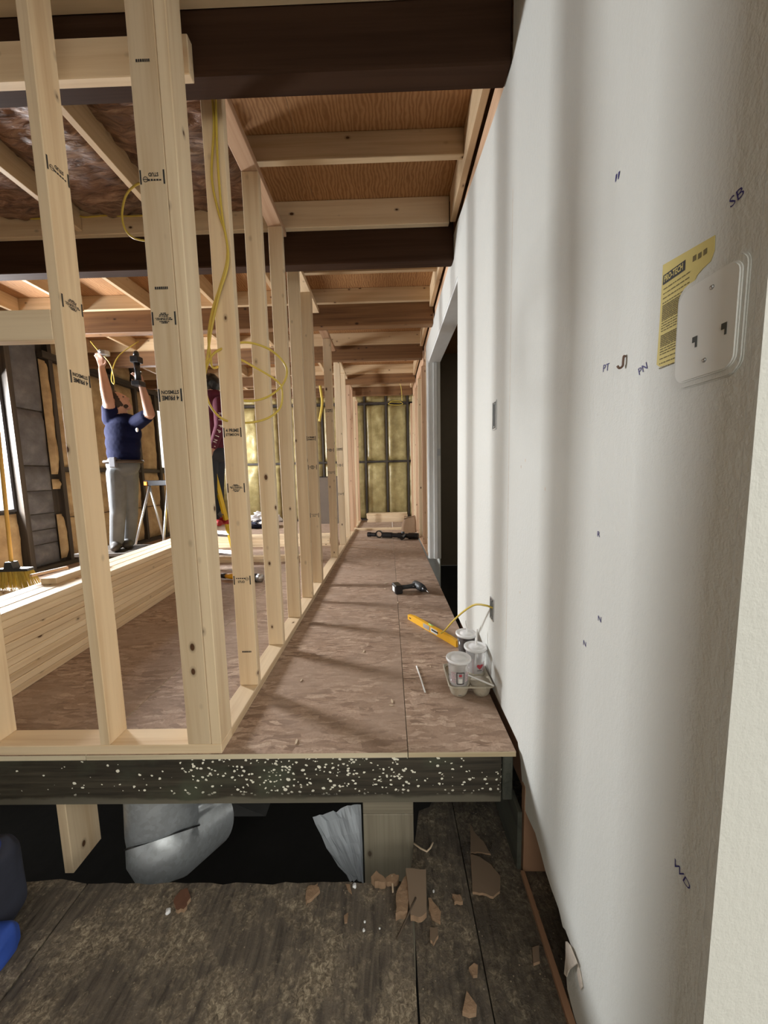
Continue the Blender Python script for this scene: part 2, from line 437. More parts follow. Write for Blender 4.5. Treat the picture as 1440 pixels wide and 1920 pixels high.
stud_dark = wood('old_dark_stud', 2, (0.075, 0.062, 0.05), (0.035, 0.03, 0.026), knots=False)
stud_dark_x = wood('old_dark_plate', 1, (0.075, 0.062, 0.05), (0.035, 0.03, 0.026), knots=False)
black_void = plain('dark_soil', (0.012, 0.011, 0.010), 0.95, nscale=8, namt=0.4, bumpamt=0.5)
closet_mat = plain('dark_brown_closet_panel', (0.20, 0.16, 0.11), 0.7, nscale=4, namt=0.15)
ground_mat = plain('gravel_ground', (0.22, 0.21, 0.18), 0.9, nscale=20, namt=0.3)
ink = plain('black_stamp_ink', (0.02, 0.02, 0.022), 0.6)
blue_ink = plain('blue_marker_ink', (0.025, 0.02, 0.16), 0.5)
glass = None
yellow_cable = plain('yellow_cable_jacket', (0.62, 0.46, 0.075), 0.4, nscale=30, namt=0.08)
white_plastic = plain('white_plastic', (0.74, 0.75, 0.72), 0.35, nscale=20, namt=0.03)
steel = plain('zinc_steel', (0.55, 0.56, 0.57), 0.35, 0.9, nscale=30, namt=0.1)
black_plastic = plain('black_plastic', (0.012, 0.012, 0.014), 0.32, nscale=20, namt=0.2)
grey_plastic = plain('charcoal_plastic', (0.045, 0.047, 0.05), 0.45, nscale=20, namt=0.15)
yellow_paint = plain('yellow_paint', (0.80, 0.42, 0.02), 0.38, nscale=25, namt=0.08)
yellow_fib = plain('yellow_fibreglass', (0.80, 0.55, 0.03), 0.4, nscale=25, namt=0.06)
handle_wood = plain('yellow_varnished_handle', (0.72, 0.43, 0.10), 0.4, nscale=16, namt=0.12)
bristle_mat = plain('yellow_corn_bristle', (0.50, 0.36, 0.06), 0.7, nscale=40, namt=0.3)
def mk_galv():
    m, nt, b = new_mat('galvanised_sheet')
    v, s = coords(nt)
    c = vor(nt, v, 60, 'F1', 'Color'); sp = N(nt, 'ShaderNodeSeparateColor'); nt.links.new(c, sp.inputs[0])
    nt.links.new(ramp(nt, [(0, (0.50, 0.53, 0.56)), (1, (0.60, 0.64, 0.68))], sp.outputs[0]), b.inputs['Base Color'])
    b.inputs['Metallic'].default_value = 0.45
    b.inputs['Roughness'].default_value = 0.34
    bump(nt, b, nz(nt, v, 14, 3), 0.15, 0.01)
    return m
galv = mk_galv()

# ------------------------------------------------------------------ dimensions read from the photo
S, W = 0.0381, 0.0889            # a 2x4
Y0 = 1.2127                      # front edge of the raised floor
XC = -0.6503                     # hall face of the long stud wall
XW = 0.4694                      # drywall face on the right
ZL = -0.44                       # old lower floor
ZC = 2.845                       # underside of the roof deck
XL, YB = -4.10, 8.20             # left wall, back wall

def board(name, x0, x1, y0, y1, z0, z1, axis, parent=None, mats=None, bevel=0.0025):
    return box(name, x0, x1, y0, y1, z0, z1, (mats or pine)[axis], parent, bevel)

# ------------------------------------------------------------------ raised floor
floor = structure(empty('floor'), 'raised reddish brown strand board floor of the hall and the room')
xs = [-4.10, -3.61, -2.39, -1.17, 0.05, 0.452]
for i in range(5):
    ys = [Y0-0.004] + [y for y in ((2.62 if i % 2 else 3.66) + 2.44*k for k in range(3)) if y < YB] + [YB]
    for j in range(len(ys)-1):
        x0, x1, y0, y1 = xs[i]+0.0015, xs[i+1]-0.0015, ys[j]+0.0015, ys[j+1]-0.0015
        cx, cy = (x0+x1)/2, (y0+y1)/2
        bm = bmesh.new(); add_box(bm, x0-cx, x1-cx, y0-cy, y1-cy, 0, 0.020)
        o = bm_obj('osb_panel', bm, [osb, osb_edge], floor, loc=(cx, cy, -0.020))
        for p in o.data.polygons:
            if abs(p.normal.z) < 0.5: p.material_index = 1
# rim joist, its end block and the joists behind it
rim = box('rim_joist', -2.6, 0.400, Y0, Y0+S, -0.020-0.190, -0.021, rim_mat, floor, 0.004)
box('rim_end_block', 0.404, 0.442, Y0, Y0+0.12, -0.020-0.182, -0.021, green_wood, floor, 0.004)
for k in range(9):
    x = -2.45 + 0.406*k
    if x < 0.35: box('floor_joist', x, x+S, Y0+S+0.001, 4.6, -0.205, -0.022, dark_wood, floor)
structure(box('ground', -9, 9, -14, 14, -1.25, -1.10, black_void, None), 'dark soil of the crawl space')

# ------------------------------------------------------------------ old lower floor
lower = structure(empty('floor'), 'dark rotten plywood floor below the step')
def lf(px, py): return at(px, py, 2, ZL)
xa, xb, xc_ = lf(0, 1880).x, lf(778, 1780).x, lf(905, 1800).x
yr = lf(500, 1656).y
def sheet(outline, name='floor_sheet', mat=None):
    bm = bmesh.new()
    c = sum((Vector((x, y, 0)) for x, y in outline), Vector())/len(outline)
    add_prism(bm, [(x-c.x, y-c.y, 0) for x, y in outline], (0, 0, -0.022))
    bmesh.ops.recalc_face_normals(bm, faces=bm.faces)
    return bm_obj(name, bm, mat or oldfloor, lower, loc=(c.x, c.y, ZL))
def rag(x0, x1, y, n, amp, rnd=random.Random(3)):
    return [(x0+(x1-x0)*k/n, y+(rnd.uniform(-amp, amp) if 0 < k < n else 0)) for k in range(n+1)]
sheet([(-2.45, -2.0), (xa-0.004, -2.0), (xa-0.004, yr)] + list(reversed(rag(-2.45, xa-0.004, yr+0.01, 12, 0.006)))[1:])
sheet([(xa+0.002, -2.0), (xb-0.003, -2.0), (xb-0.003, yr+0.004)] + list(reversed(rag(xa+0.002, xb-0.003, yr, 26, 0.005)))[1:])
sheet([(xb+0.002, -2.0), (xc_-0.002, -2.0), (xc_-0.002, 1.62), (xb+0.10, 1.42), (xb+0.05, 1.40), (xb+0.03, 1.30), (xb+0.004, yr+0.06)], mat=mk_oldfloor('dark_plywood_floor', 0.75, 0.6))
sheet([(xc_+0.002, -2.0), (1.6, -2.0), (1.6, 1.75), (xc_+0.002, 1.75)], mat=wetfloor)
sheet([(-4.1, -2.0), (-2.455, -2.0), (-2.455, yr), (-4.1, yr)])
# supports and boards in the gap under the rim joist
P = at(680, 1512, 1, Y0+S); Q = at(775, 1512, 1, Y0+S)
post = thing('support_post', 'weathered grey wooden post under the speckled rim joist', 'post', ((P.x+Q.x)/2, Y0+S+0.09, -1.10))
hw = (Q.x-P.x)/2
box('post_body', -hw, hw, -0.088, 0.088, 0, 0.80, old_wood[2], post, 0.003)
box('post_cap', -hw, hw, -0.088, 0.088, 0.802, 0.887, old_wood[0], post, 0.003)
hb = at(105, 1515, 1, Y0+S+.004)
tag(board('short_board', hb.x, hb.x+S, Y0+S+.004, Y0+S+.004+0.14, -0.56, -0.022, 2), 'short pale board hanging below the rim joist left of the duct', 'board')
structure(box('trim_1', 0.446, 0.462, 1.17, 2.3, ZL, -0.205, green_wood, None), 'dark green board closing the side of the gap')
structure(box('trim_2', at(979, 1636, 2, ZL).x+0.005, 0.60, at(979, 1636, 2, ZL).y+0.004, at(979, 1636, 2, ZL).y+0.03, ZL, -0.10, brown_board, None), 'brown hardboard strip below the torn drywall')

# ------------------------------------------------------------------ right wall
wall_r = structure(empty('wall_right'), 'white textured drywall along the right side of the hall')
zo = 2.30
outl = [(0.478, -0.435), (0.80, -0.435), (0.845, -0.41), (0.86, -0.35), (0.850, -0.31), (0.834, -0.254), (0.866, -0.251), (0.88, -0.262), (0.907, -0.239),
        (0.95, -0.236), (0.994, -0.226), (1.029, -0.205), (1.074, -0.183), (1.13, -0.19), (1.175, -0.192), (1.214, -0.042), (1.245, 0.010),
        (1.6, 0.016), (2.0, 0.012), (2.424, 0.02), (2.424, zo), (4.13, zo), (4.13, 0.06), (4.36, 0.06), (4.36, 2.54), (2.645, 2.55), (2.645, 2.63), (2.50, 2.64), (2.0, 2.56),
        (1.515, 2.495), (1.415, 2.495), (1.415, ZC-0.003), (0.478, ZC-0.003)]
dw = prism('drywall_sheet', [(0, y, z) for y, z in outl], (0.0127, 0, 0), drywall, wall_r, loc=(XW, 0, 0))
prism('drywall_return', [(XW, 0, -0.435), (2.0, 0, -0.435), (2.0, 0, ZC-0.003), (XW, 0, ZC-0.003)], (0, 0.0127, 0), drywall, wall_r, loc=(0, 0.465, 0))
box('inner_sheathing', XW+0.014, XW+0.020, 0.49, 0.862, -0.43, 2.49, brown_board, wall_r)
box('inner_sheathing', XW+0.014, XW+0.020, 0.863, 2.41, -0.16, 2.49, brown_board, wall_r)
box('back_sheathing', 0.70, 0.713, 0.49, 2.42, -0.43, ZC-.003, closet_mat, wall_r)
box('back_sheathing', 0.585, 0.598, 4.14, YB, -0.43, ZC-.003, drywall, wall_r)
box('back_sheathing', 0.585, 0.598, 2.421, 4.139, zo+0.01, ZC-.003, closet_mat, wall_r)
p_ = at(952, 1000, 0, XW)
box('joint_crack', -.0008, -.0001, -.0015, .0015, 0, 1.75, gypsum, wall_r).location = (XW, p_.y, .30)
for px, py in ((975, 1113), (977, 878), (921, 896), (985, 866), (1022, 920)):
    p_ = at(px, py, 0, XW); box('nail_mark', -.0008, -.0001, -.003, .003, -.005, .005, gypsum, wall_r).location = (XW, p_.y, p_.z)
# torn paper flap at the broken lower edge
bm = bmesh.new()
fp = [at(px, py, 0, XW-0.006) for px, py in ((1063, 1765), (1071, 1772), (1083, 1806), (1070, 1818), (1064, 1832), (1060, 1826), (1064, 1795))]
add_prism(bm, fp, (0.004, 0, 0)); bmesh.ops.recalc_face_normals(bm, faces=bm.faces)
for v in bm.verts: v.co += Vector((RND.uniform(-0.006, 0.0), 0, 0))
bm_obj('torn_paper', bm, gypsum, wall_r)
fp = [at(px, py, 0, XW-0.003) for px, py in ((1082, 1806), (1087, 1820), (1092, 1850), (1088, 1856), (1082, 1828))]
prism('torn_paper', fp, (0.002, 0, 0), gypsum, wall_r)
# ledger and top plates of the right wall
for (a, b_) in ((1.515, 2.487), (2.65, 3.645), (3.74, 4.71), (4.82, 6.02), (6.13, 6.85)):
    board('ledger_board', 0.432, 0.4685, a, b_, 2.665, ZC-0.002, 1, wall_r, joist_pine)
    board('top_plate', XW+0.0135, 0.58, a, b_, 2.50, 2.655, 1, wall_r, pine_red)
for k, y in enumerate((4.40, 4.98, 5.60, 6.22, 6.80, 7.45)):
    board('stud', XW, XW+W, y, y+S, S, 2.50, 2, wall_r, pine_red if k % 2 else None)
board('bottom_plate', XW, XW+W, 4.38, YB-0.2, 0, S-0.0005, 1, wall_r, pine_red)
# doorway
door = structure(empty('door_1'), 'doorless opening in the white wall leading to a dark room')
box('jamb', XW-0.004, 0.600, 4.105, 4.130, 0.03, zo, white_trim, door, 0.002)
box('jamb', XW-0.014, XW-0.001, 4.115, 4.175, 0.03, zo, white_trim, door, 0.003)
box('jamb_stop', 0.52, 0.56, 4.088, 4.105, 0.03, zo-0.026, white_trim, door, 0.002)
box('header', XW+0.001, 0.600, 2.426, 4.104, zo-0.024, zo, white_trim, door, 0.002)
box('jamb', XW+0.014, 0.600, 2.426, 2.440, 0.03, zo-0.026, white_trim, door, 0.002)
box('strike_plate', 0.565, 0.597, 4.100, 4.1045, 1.24, 1.32, steel, door)
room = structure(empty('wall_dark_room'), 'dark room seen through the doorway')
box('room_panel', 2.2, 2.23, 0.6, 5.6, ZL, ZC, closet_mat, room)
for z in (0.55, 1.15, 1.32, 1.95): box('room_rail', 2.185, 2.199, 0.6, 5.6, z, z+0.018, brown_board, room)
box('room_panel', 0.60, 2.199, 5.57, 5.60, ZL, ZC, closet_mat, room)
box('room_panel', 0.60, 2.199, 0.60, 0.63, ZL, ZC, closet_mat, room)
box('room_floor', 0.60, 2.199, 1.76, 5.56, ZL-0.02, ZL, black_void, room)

# ------------------------------------------------------------------ grade stamps on the lumber
def stamp_mesh(kind):
    bm = bmesh.new(); I = Matrix.Identity(4); r = random.Random(kind)
    if kind != 'faint':
        bm_quad(bm, I, -0.0400, -0.0350, -0.021, 0.021); bm_quad(bm, I, 0.0350, 0.0400, -0.021, 0.021)
    if kind == 'prime':
        bm_text(bm, '4 PRIME', Matrix.Translation((0, 0.008, 0)), 0.0170, 0.021); bm_text(bm, 'STIMSON', Matrix.Translation((0, -0.0105, 0)), 0.0145, 0.0165)
    elif kind == 'stud':
        bm_text(bm, 'STUD', Matrix.Translation((-0.004, -0.008, 0)), 0.013, 0.015)
        for k in range(5):
            x = -0.028+0.009*k; bm_quad(bm, I, x, x+0.0065, 0.006+r.uniform(-.001, .001), 0.011)
        for k in range(10):
            a0, a1 = 2*PI*k/10, 2*PI*(k+1)/10
            q = [(0.0225+math.cos(a)*rr, 0.006+math.sin(a)*rr, 0) for a, rr in ((a0, .0085), (a1, .0085), (a1, .0068), (a0, .0068))]
            bm.faces.new([bm.verts.new(p) for p in q])
        bm_quad(bm, I, 0.0145, 0.0305, 0.005, 0.007)
    elif kind == 'mill':
        for (y, a, b_) in ((0.014, -0.012, 0.010), (0.0095, -0.017, 0.016), (0.004, -0.028, 0.026), (-0.001, -0.024, 0.029), (-0.007, -0.014, 0.018), (-0.012, -0.016, 0.014), (-0.016, -0.008, 0.010)):
            x = a
            while x < b_:
                x2 = min(b_, x+r.uniform(.004, .011)); bm_quad(bm, I, x, x2, y-r.uniform(.001, .0019), y+r.uniform(.001, .0019)); x = x2+r.uniform(0.0006, .002)
    elif kind == 'faint':
        x = -0.022
        while x < 0.022:
            x2 = x+r.uniform(.003, .006); bm_quad(bm, I, x, x2, -0.004, 0.004); x = x2+.0015
    me = bpy.data.meshes.new('grade_stamp'); bm.to_mesh(me); bm.free(); me.materials.append(ink)
    return me
STAMP = {k: stamp_mesh(k) for k in ('prime', 'stud', 'mill', 'faint')}
def stamp(kind, parent, pos, ux, uy, s=1.0):
    """pos in world; the board has no rotation, so local = world - board location"""
    o = bpy.data.objects.new('grade_stamp', STAMP[kind]); link(o, parent)
    Mw = frame(Vector(pos)-parent.location, ux, uy) @ Matrix.Scale(s, 4)
    o.matrix_local = Mw
    return o

# ------------------------------------------------------------------ front stud wall (faces the camera)
wf = structure(empty('wall_front'), 'pale pine stud wall along the front edge of the raised floor')
board('bottom_plate', -2.60, XC, Y0, Y0+W, 0, S-0.0005, 0, wf)
ZT = ZC-0.004
p1 = board('corner_post_stud', XC-S-W, XC-S-0.0012, Y0, Y0+S, S, ZT, 2, wf)
p2 = board('corner_post_stud', XC-S, XC, Y0, Y0+W, S, ZT, 2, wf)
board('corner_post_stud', XC-S-W-0.017, XC-S-W+0.021, Y0+S+0.001, Y0+W, S, ZT, 2, wf)
s2 = board('stud', -1.112, -1.074, Y0, Y0+W, S, ZT, 2, wf)
s1 = board('stud', -1.563, -1.525, Y0, Y0+W, S, ZT, 2, wf)
board('stud', -2.0, -1.962, Y0, Y0+W, S, ZT, 2, wf)
board('blocking', -1.524, -1.113, Y0, Y0+S, 1.505, 1.603, 0, wf)
board('ribbon_board', -2.40, -0.675, 1.385, 1.4185, 2.455, 2.582, 0, wf)
eps = 0.0012
for px, py, kind, inv in ((279, 332, 'stud', 1), (305, 597, 'mill', 1), (317, 741, 'prime', 1), (265, 113, 'faint', 0), (298, 540, 'faint', 0)):
    q = at(px, py, 1, Y0-eps); q.x = XC-S-W/2-.0006; stamp(kind, p1, q, (-1 if inv else 1, 0, 0), (0, 0, -1 if inv else 1))
for px, py, kind, inv in ((104, 317, 'stud', 1), (131, 570, 'mill', 1), (152, 711, 'prime', 1)):
    q = at(px, py, 0, -1.074+eps); q.y = Y0+W/2; stamp(kind, s2, q, (0, -1 if inv else 1, 0), (0, 0, -1 if inv else 1))

# ------------------------------------------------------------------ long stud wall beside the hall
wh = structure(empty('wall_hall'), 'long pale pine stud wall between the hall and the open room')
board('bottom_plate', XC-W, XC, Y0+W+0.001, 6.55, 0, S-0.0005, 1, wh)
board('bottom_plate', XC-W, XC, 6.645, YB-0.2, 0, S-0.0005, 1, wh)
board('bottom_plate', XC-W, XW-0.002, 6.551, 6.644, 0, S-0.0005, 0, wh)
BEAMS = [(1.420, 2.485, beam_dark), (2.554, 2.475, beam_dark), (3.655, 2.508, beam_brown), (4.722, 2.525, beam_brown), (6.03, 2.56, beam_brown), (6.86, 2.545, beam_brown)]
BW = 0.089
ZP = 2.622
HS = [1.588, 1.994, 2.401, 2.807, 3.213, 3.2525, 4.25, 4.29, 5.05, 5.64, 6.28, 6.70, 7.20, 7.75]
studs = []
for k, y in enumerate(HS):
    top = ZP-0.0005
    for by, bz, _ in BEAMS:
        if y < by+BW+.002 and y+S > by-.002: top = bz-0.001
    studs.append(board('stud', XC-W, XC, y, y+S, S, top, 2, wh, pine_red if k in (10, 11, 13) else None))
prev = None
edges = [(b[0], b[0]+BW) for b in BEAMS] + [(YB-.2, YB)]
for k in range(len(edges)-1):
    a, b_ = edges[k][1]+0.001, edges[k+1][0]-0.045
    board('top_plate', XC-W, XC, a, b_, ZP, ZP+S, 1, wh, pine_red if k % 2 == 0 else None)
def hstamp(px, py, kind, i, inv=0, s=1.0):
    y = HS[i]; q = at(px, py, 1, y-eps); q.x = XC-W/2; stamp(kind, studs[i], q, (-1 if inv else 1, 0, 0), (0, 0, -1 if inv else 1), s)
for a in ((428, 811, 'prime', 0), (437, 915, 'mill', 0), (451, 1088, 'stud', 0), (461, 1222, 'faint', 0),
          (582, 822, 'prime', 4), (585, 876, 'mill', 4), (590, 966, 'stud', 4), (614, 770, 'prime', 6), (618, 844, 'mill', 6), (622, 886, 'stud', 6),
          (645, 842, 'prime', 8), (647, 872, 'mill', 8), (649, 926, 'stud', 8)): hstamp(*a)

# ------------------------------------------------------------------ ceiling
ceil = structure(empty('ceiling'), 'unfinished ceiling of beams, joists and roof deck')
px_ = [-4.12, -2.9, -1.68, -0.46, 0.76, 2.0]; py_ = [-1.0, 1.44, 3.88, 6.32, YB+.05]
for i in range(5):
    for j in range(4):
        box('deck_panel', px_[i]+.001, px_[i+1]-.001, py_[j]+.001, py_[j+1]-.001, ZC, ZC+0.018, plywood, ceil)
for y, z, m_ in BEAMS:
    box('beam', XL+0.02, XW-0.0015, y, y+BW, z, ZC-0.003 if y > 2 else 2.84, m_, ceil, 0.006)
board('joist', -4.0, 0.43, 1.335, 1.4185, 2.690, ZC-0.003, 0, ceil)
for y, z, xl in ((2.055, 2.715, -.76), (2.513, 2.680, XL+.02), (3.10, 2.715, -.76), (3.612, 2.715, XL+.02), (4.20, 2.715, -.76), (4.68, 2.700, XL+.02), (5.40, 2.715, XC+.001), (5.988, 2.70, XL+.02), (6.45, 2.715, XC+.001), (6.818, 2.70, XL+.02)):
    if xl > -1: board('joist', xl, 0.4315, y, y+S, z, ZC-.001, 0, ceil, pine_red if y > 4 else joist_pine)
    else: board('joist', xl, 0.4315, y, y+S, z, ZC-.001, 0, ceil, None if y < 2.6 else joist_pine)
for k in range(len(BEAMS)-1):
    a = BEAMS[k][0]+BW+.001; b_ = BEAMS[k+1][0]-.044
    for x in ((-1.46, -2.06, -2.66, -3.26, -3.86), (-1.02, -1.66, -2.34, -3.01, -3.66))[k % 2]:
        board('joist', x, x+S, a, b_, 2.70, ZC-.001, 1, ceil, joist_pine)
# crinkled insulation between the joists of the nearest bay
bays = [(-0.76, -1.46+S), (-1.46, -2.06+S), (-2.06, -2.66+S), (-2.66, -3.26+S), (-3.26, -3.86+S)]
for bi, (xr, xl) in enumerate(bays):
    bm = bmesh.new(); nx, ny = 26, 60; a, b_ = BEAMS[0][0]+BW+.002, BEAMS[1][0]-.046
    gv = []
    for j in range(ny+1):
        row = []
        for i in range(nx+1):
            x = xl+.002+(xr-xl-.004)*i/nx; y = a+(b_-a)*j/ny
            e = min(i, nx-i)/nx*2
            z = 2.835-0.045*min(1, e*3) + 0.026*noise.noise(Vector((x*6, y*22, bi*3.1))) + 0.018*noise.noise(Vector((x*13, y*45, bi)))
            row.append(bm.verts.new((x, y, min(z, ZC-.004))))
        gv.append(row)
    for j in range(ny):
        for i in range(nx): bm.faces.new((gv[j][i], gv[j+1][i], gv[j+1][i+1], gv[j][i+1]))
    bmesh.ops.recalc_face_normals(bm, faces=bm.faces)
    bm_obj('insulation_batt', bm, kraft, ceil, smooth=True)

# ------------------------------------------------------------------ back wall and left wall, foam between old studs
def foam_panel(name, origin, u, v, nrm, wu, wv, mat, parent, depth=0.05, seed=0, rough=1.0):
    nu, nv = max(4, int(wu/0.035)), max(4, int(wv/0.045)); bm = bmesh.new(); rows = []
    u, v, nrm, o = Vector(u), Vector(v), Vector(nrm), Vector(origin)
    for j in range(nv+1):
        row = []
        for i in range(nu+1):
            a, b_ = i/nu, j/nv
            e = min(1, min(a, 1-a)*6); f = min(1, min(b_, 1-b_)*wv*10)
            d = depth*math.sqrt(max(0, e))*math.sqrt(max(0, f))
            p = Vector((a*wu*5, b_*wv*4, seed*4.7))
            d += rough*(0.022*noise.noise(p) + 0.010*noise.noise(p*3.1) + 0.005*noise.noise(p*8))*e*f
            row.append(bm.verts.new(o + u*(a*wu) + v*(b_*wv) + nrm*d))
        rows.append(row)
    for j in range(nv):
        for i in range(nu): bm.faces.new((rows[j][i], rows[j][i+1], rows[j+1][i+1], rows[j+1][i]))
    return bm_obj(name, bm, mat, parent, smooth=True)
wb = structure(empty('wall_back'), 'far wall of dark old studs filled with golden spray foam')
box('sheathing', XL, 0.60, YB, YB+0.03, -0.02, ZC, stud_dark, wb)
bx = [0.445-0.485*k for k in range(10)]
for x in bx: box('old_stud', x-.02, x+.02, YB-0.095, YB-0.001, 0.04, ZC-.004, stud_dark, wb)
for z, h in ((0.0, .038), (1.325, .04), (2.615, .05)): box('old_rail', XL+.1, 0.47, YB-0.105, YB-0.0955, z, z+h, stud_dark_x, wb)
for i, x in enumerate([0.93]+bx[:-1]):
    x1, x0 = min(x-.022, 0.58), (bx+[0])[i]+.022
    if i == 0: x1 = 0.58
    for j, (z0, z1) in enumerate(((.045, 1.32), (1.37, 2.61), (2.67, 2.835))):
        foam_panel('foam_panel', (x0, YB-0.05, z0), (1, 0, 0), (0, 0, 1), (0, -1, 0), x1-x0, z1-z0, foam_gold, wb, 0.055, i*3+j)
wl = structure(empty('wall_left'), 'left wall of old studs, tan spray foam and dark grey paper')
WY0, WY1, WZ0, WZ1 = 3.17, 3.795, 0.72, 2.19
for (y0, y1, z0, z1) in ((-2.0, WY0, ZL, ZC), (WY0, WY1, ZL, WZ0), (WY0, WY1, WZ1, ZC), (WY1, 6.30, ZL, ZC), (6.30, 7.66, ZL, 1.23), (6.30, 7.66, 2.29, ZC), (7.66, YB+.03, ZL, ZC)):
    box('sheathing', XL-0.06, XL-0.03, y0+.0005, y1-.0005, z0, z1, stud_dark, wl)
box('sill_plate', XL-.029, XL+.06, Y0, YB-.11, 0.0, 0.05, stud_dark_x, wl)
def lw(y0, y1, z0, z1, name='old_stud', m_=None, d=0.07): return box(name, XL-.029, XL-.03+d, y0, y1, z0, z1, m_ or stud_dark, wl)
lw(3.80, 3.855, .051, 2.60, 'window_post', stud_dark, .10)
for z0, z1 in ((.055, .30), (.31, .47), (.48, .66), (.67, .93), (.94, 1.22), (1.235, 1.86), (1.875, 2.83)):
    foam_panel('grey_paper_panel', (XL-.02, 4.235, z0), (0, -1, 0), (0, 0, 1), (1, 0, 0), 0.375, z1-z0, grey_paper, wl, 0.05, z0*9, 0.5)
foam_panel('foam_panel', (XL+.005, 4.315, 1.13), (0, -1, 0), (0, 0, 1), (1, 0, 0), 0.085, 1.35, foam_tan, wl, 0.05, 2.2)
foam_panel('foam_panel', (XL+.005, 4.325, .95), (0, -1, 0), (0, 0, 1), (1, 0, 0), 0.10, .12, foam_tan, wl, 0.06, 5.2)
foam_panel('foam_panel', (XL+.005, 4.305, .09), (0, -1, 0), (0, 0, 1), (1, 0, 0), 0.075, .55, foam_tan, wl, 0.05, 7.2)
ly = [4.325 + 0.4775*k for k in range(9)]
for k, y in enumerate(ly):
    if k in (5, 6): lw(y, y+.05, .051, 1.163); lw(y, y+.05, 2.33, 2.498)
    else: lw(y, y+.05, .051, 2.83)
lw(4.24, YB-.11, 2.50, 2.58, 'old_header', stud_dark_x, .085)
for k in range(len(ly)-1):
    y0, y1 = ly[k]+.052, ly[k+1]-.002
    lw(y0, y1, 1.165, 1.215, 'old_rail', stud_dark_x, .06)
    for j, (z0, z1) in enumerate(((.055, .58), (.59, 1.16), (1.22, 2.495), (2.585, 2.83))):
        if k in (4, 5, 6) and j == 2: continue
        foam_panel('foam_panel', (XL-.02, y1, z0), (0, -1, 0), (0, 0, 1), (1, 0, 0), y1-y0, z1-z0, foam_tan, wl, 0.05, k*5+j)
for k in range(2):
    foam_panel('foam_panel', (XL-.02, WY1-.32*k, .055), (0, -1, 0), (0, 0, 1), (1, 0, 0), .30, .64, foam_tan, wl, 0.05, 40+k)
foam_panel('foam_panel', (XL-.02, 3.79, 2.25), (0, -1, 0), (0, 0, 1), (1, 0, 0), .62, .58, foam_tan, wl, 0.05, 50)
# the window
win = structure(empty('window_1'), 'bright window in the left wall')
fm = plain('dark_window_frame', (0.05, 0.05, 0.055), 0.5)
win_added = structure(empty('window_added'), 'added second window, hidden at the far end of the left wall')  # unseen window added to light the far end
def wframe(par, a0, a1, b0, b1):
    for (y0, y1, z0, z1) in ((a0, a1, b0, b0+.03), (a0, a1, b1-.03, b1), (a0, a0+.03, b0+.03, b1-.03), (a1-.03, a1, b0+.03, b1-.03)):
        box('window_frame', XL-.055, XL-.005, y0+.001, y1-.001, z0+.001, z1-.001, fm, par)
wframe(win, WY0, WY1, WZ0, WZ1); wframe(win_added, 6.30, 7.66, 1.23, 2.29)
m, nt, b = new_mat('clear_window_glass')
tr = N(nt, 'ShaderNodeBsdfTransparent'); gl = N(nt, 'ShaderNodeBsdfGlossy'); gl.inputs['Roughness'].default_value = .02
mx = N(nt, 'ShaderNodeMixShader'); mx.inputs[0].default_value = 0.06
nt.links.new(tr.outputs[0], mx.inputs[1]); nt.links.new(gl.outputs[0], mx.inputs[2])
nt.links.new(mx.outputs[0], nt.nodes['Material Output'].inputs[0]); glass = m
box('pane', XL-.034, XL-.030, WY0+.031, WY1-.031, WZ0+.031, WZ1-.031, glass, win)
box('pane', XL-.034, XL-.030, 6.331, 7.629, 1.261, 2.259, glass, win_added)
structure(box('wall_rear_blocker', XL, -0.60, -1.25, -1.22, ZL, ZC, drywall, None), 'added unseen white wall behind the camera blocking sky light, open to the right')  # unseen wall added to keep rear sky light off the right wall

# ------------------------------------------------------------------ lumber pile in the room
a5 = math.atan2(-0.10, 1.0)
pile_o = Vector((-1.825, 1.40, 0))
pu = Vector((math.sin(a5)*1, math.cos(a5), 0)).normalized()    # along the boards
pv = Vector((-pu.y, pu.x, 0))                                    # to the left
NL, NC = 11, 3
ordn = ['top', 'second', 'third', 'fourth', 'fifth', 'sixth', 'seventh', 'eighth', 'ninth', 'tenth', 'bottom']
proto = None
for l in range(NL):
    for c in range(NC):
        jit = RND.uniform(-.001, .001) if c else RND.uniform(-.001, .006)*-1
        base = pile_o + pu*RND.uniform(0, .03) + pv*(c*(W+.0025)+jit+W/2) + Vector((0, 0, l*S))
        if proto is None:
            bm = bmesh.new(); add_box(bm, -W/2, W/2, 0, 2.43, 0, S-.0006, .004); proto = bm_obj('lumber_board', bm, pine[1]); o = proto
        else:
            o = proto.copy(); COL.objects.link(o)
        o.location = base
        o.rotation_euler = (0, 0, math.atan2(-pu.x, pu.y))
        if c == 0: lab = 'pale board in the %s layer of the lumber pile, its edge facing the stud wall' % ordn[NL-1-l]
        elif l == NL-1: lab = 'pale board on top of the lumber pile, %s from the edge facing the stud wall' % ['', 'second', 'third', 'fourth', 'fifth'][c]
        else: lab = 'pale board inside the lumber pile behind the outer boards'
        tag(o, lab, 'board', 'boards of the lumber pile')
zt = NL*S
oc = board('offcut_board', -W/2, W/2, 0, 0.44, 0, S-.001, 1)
q = at(78, 1097, 2, zt); oc.location = Vector((q.x+.035, q.y+.01, zt))+pu*.22
oc.rotation_euler = (0, 0, math.atan2(-pu.x, pu.y))
tag(oc, 'short offcut board lying flat on top of the lumber pile', 'board')
q = at(88, 1075, 2, zt+S)
st = box('wood_stick', -.011, .011, 0, .20, 0, .016, pine_red[1], None, .002); st.location = (q.x, q.y+.02, zt+S); st.rotation_euler = (0, 0, -0.25)
tag(st, 'thin pinkish stick lying on the short offcut', 'stick')

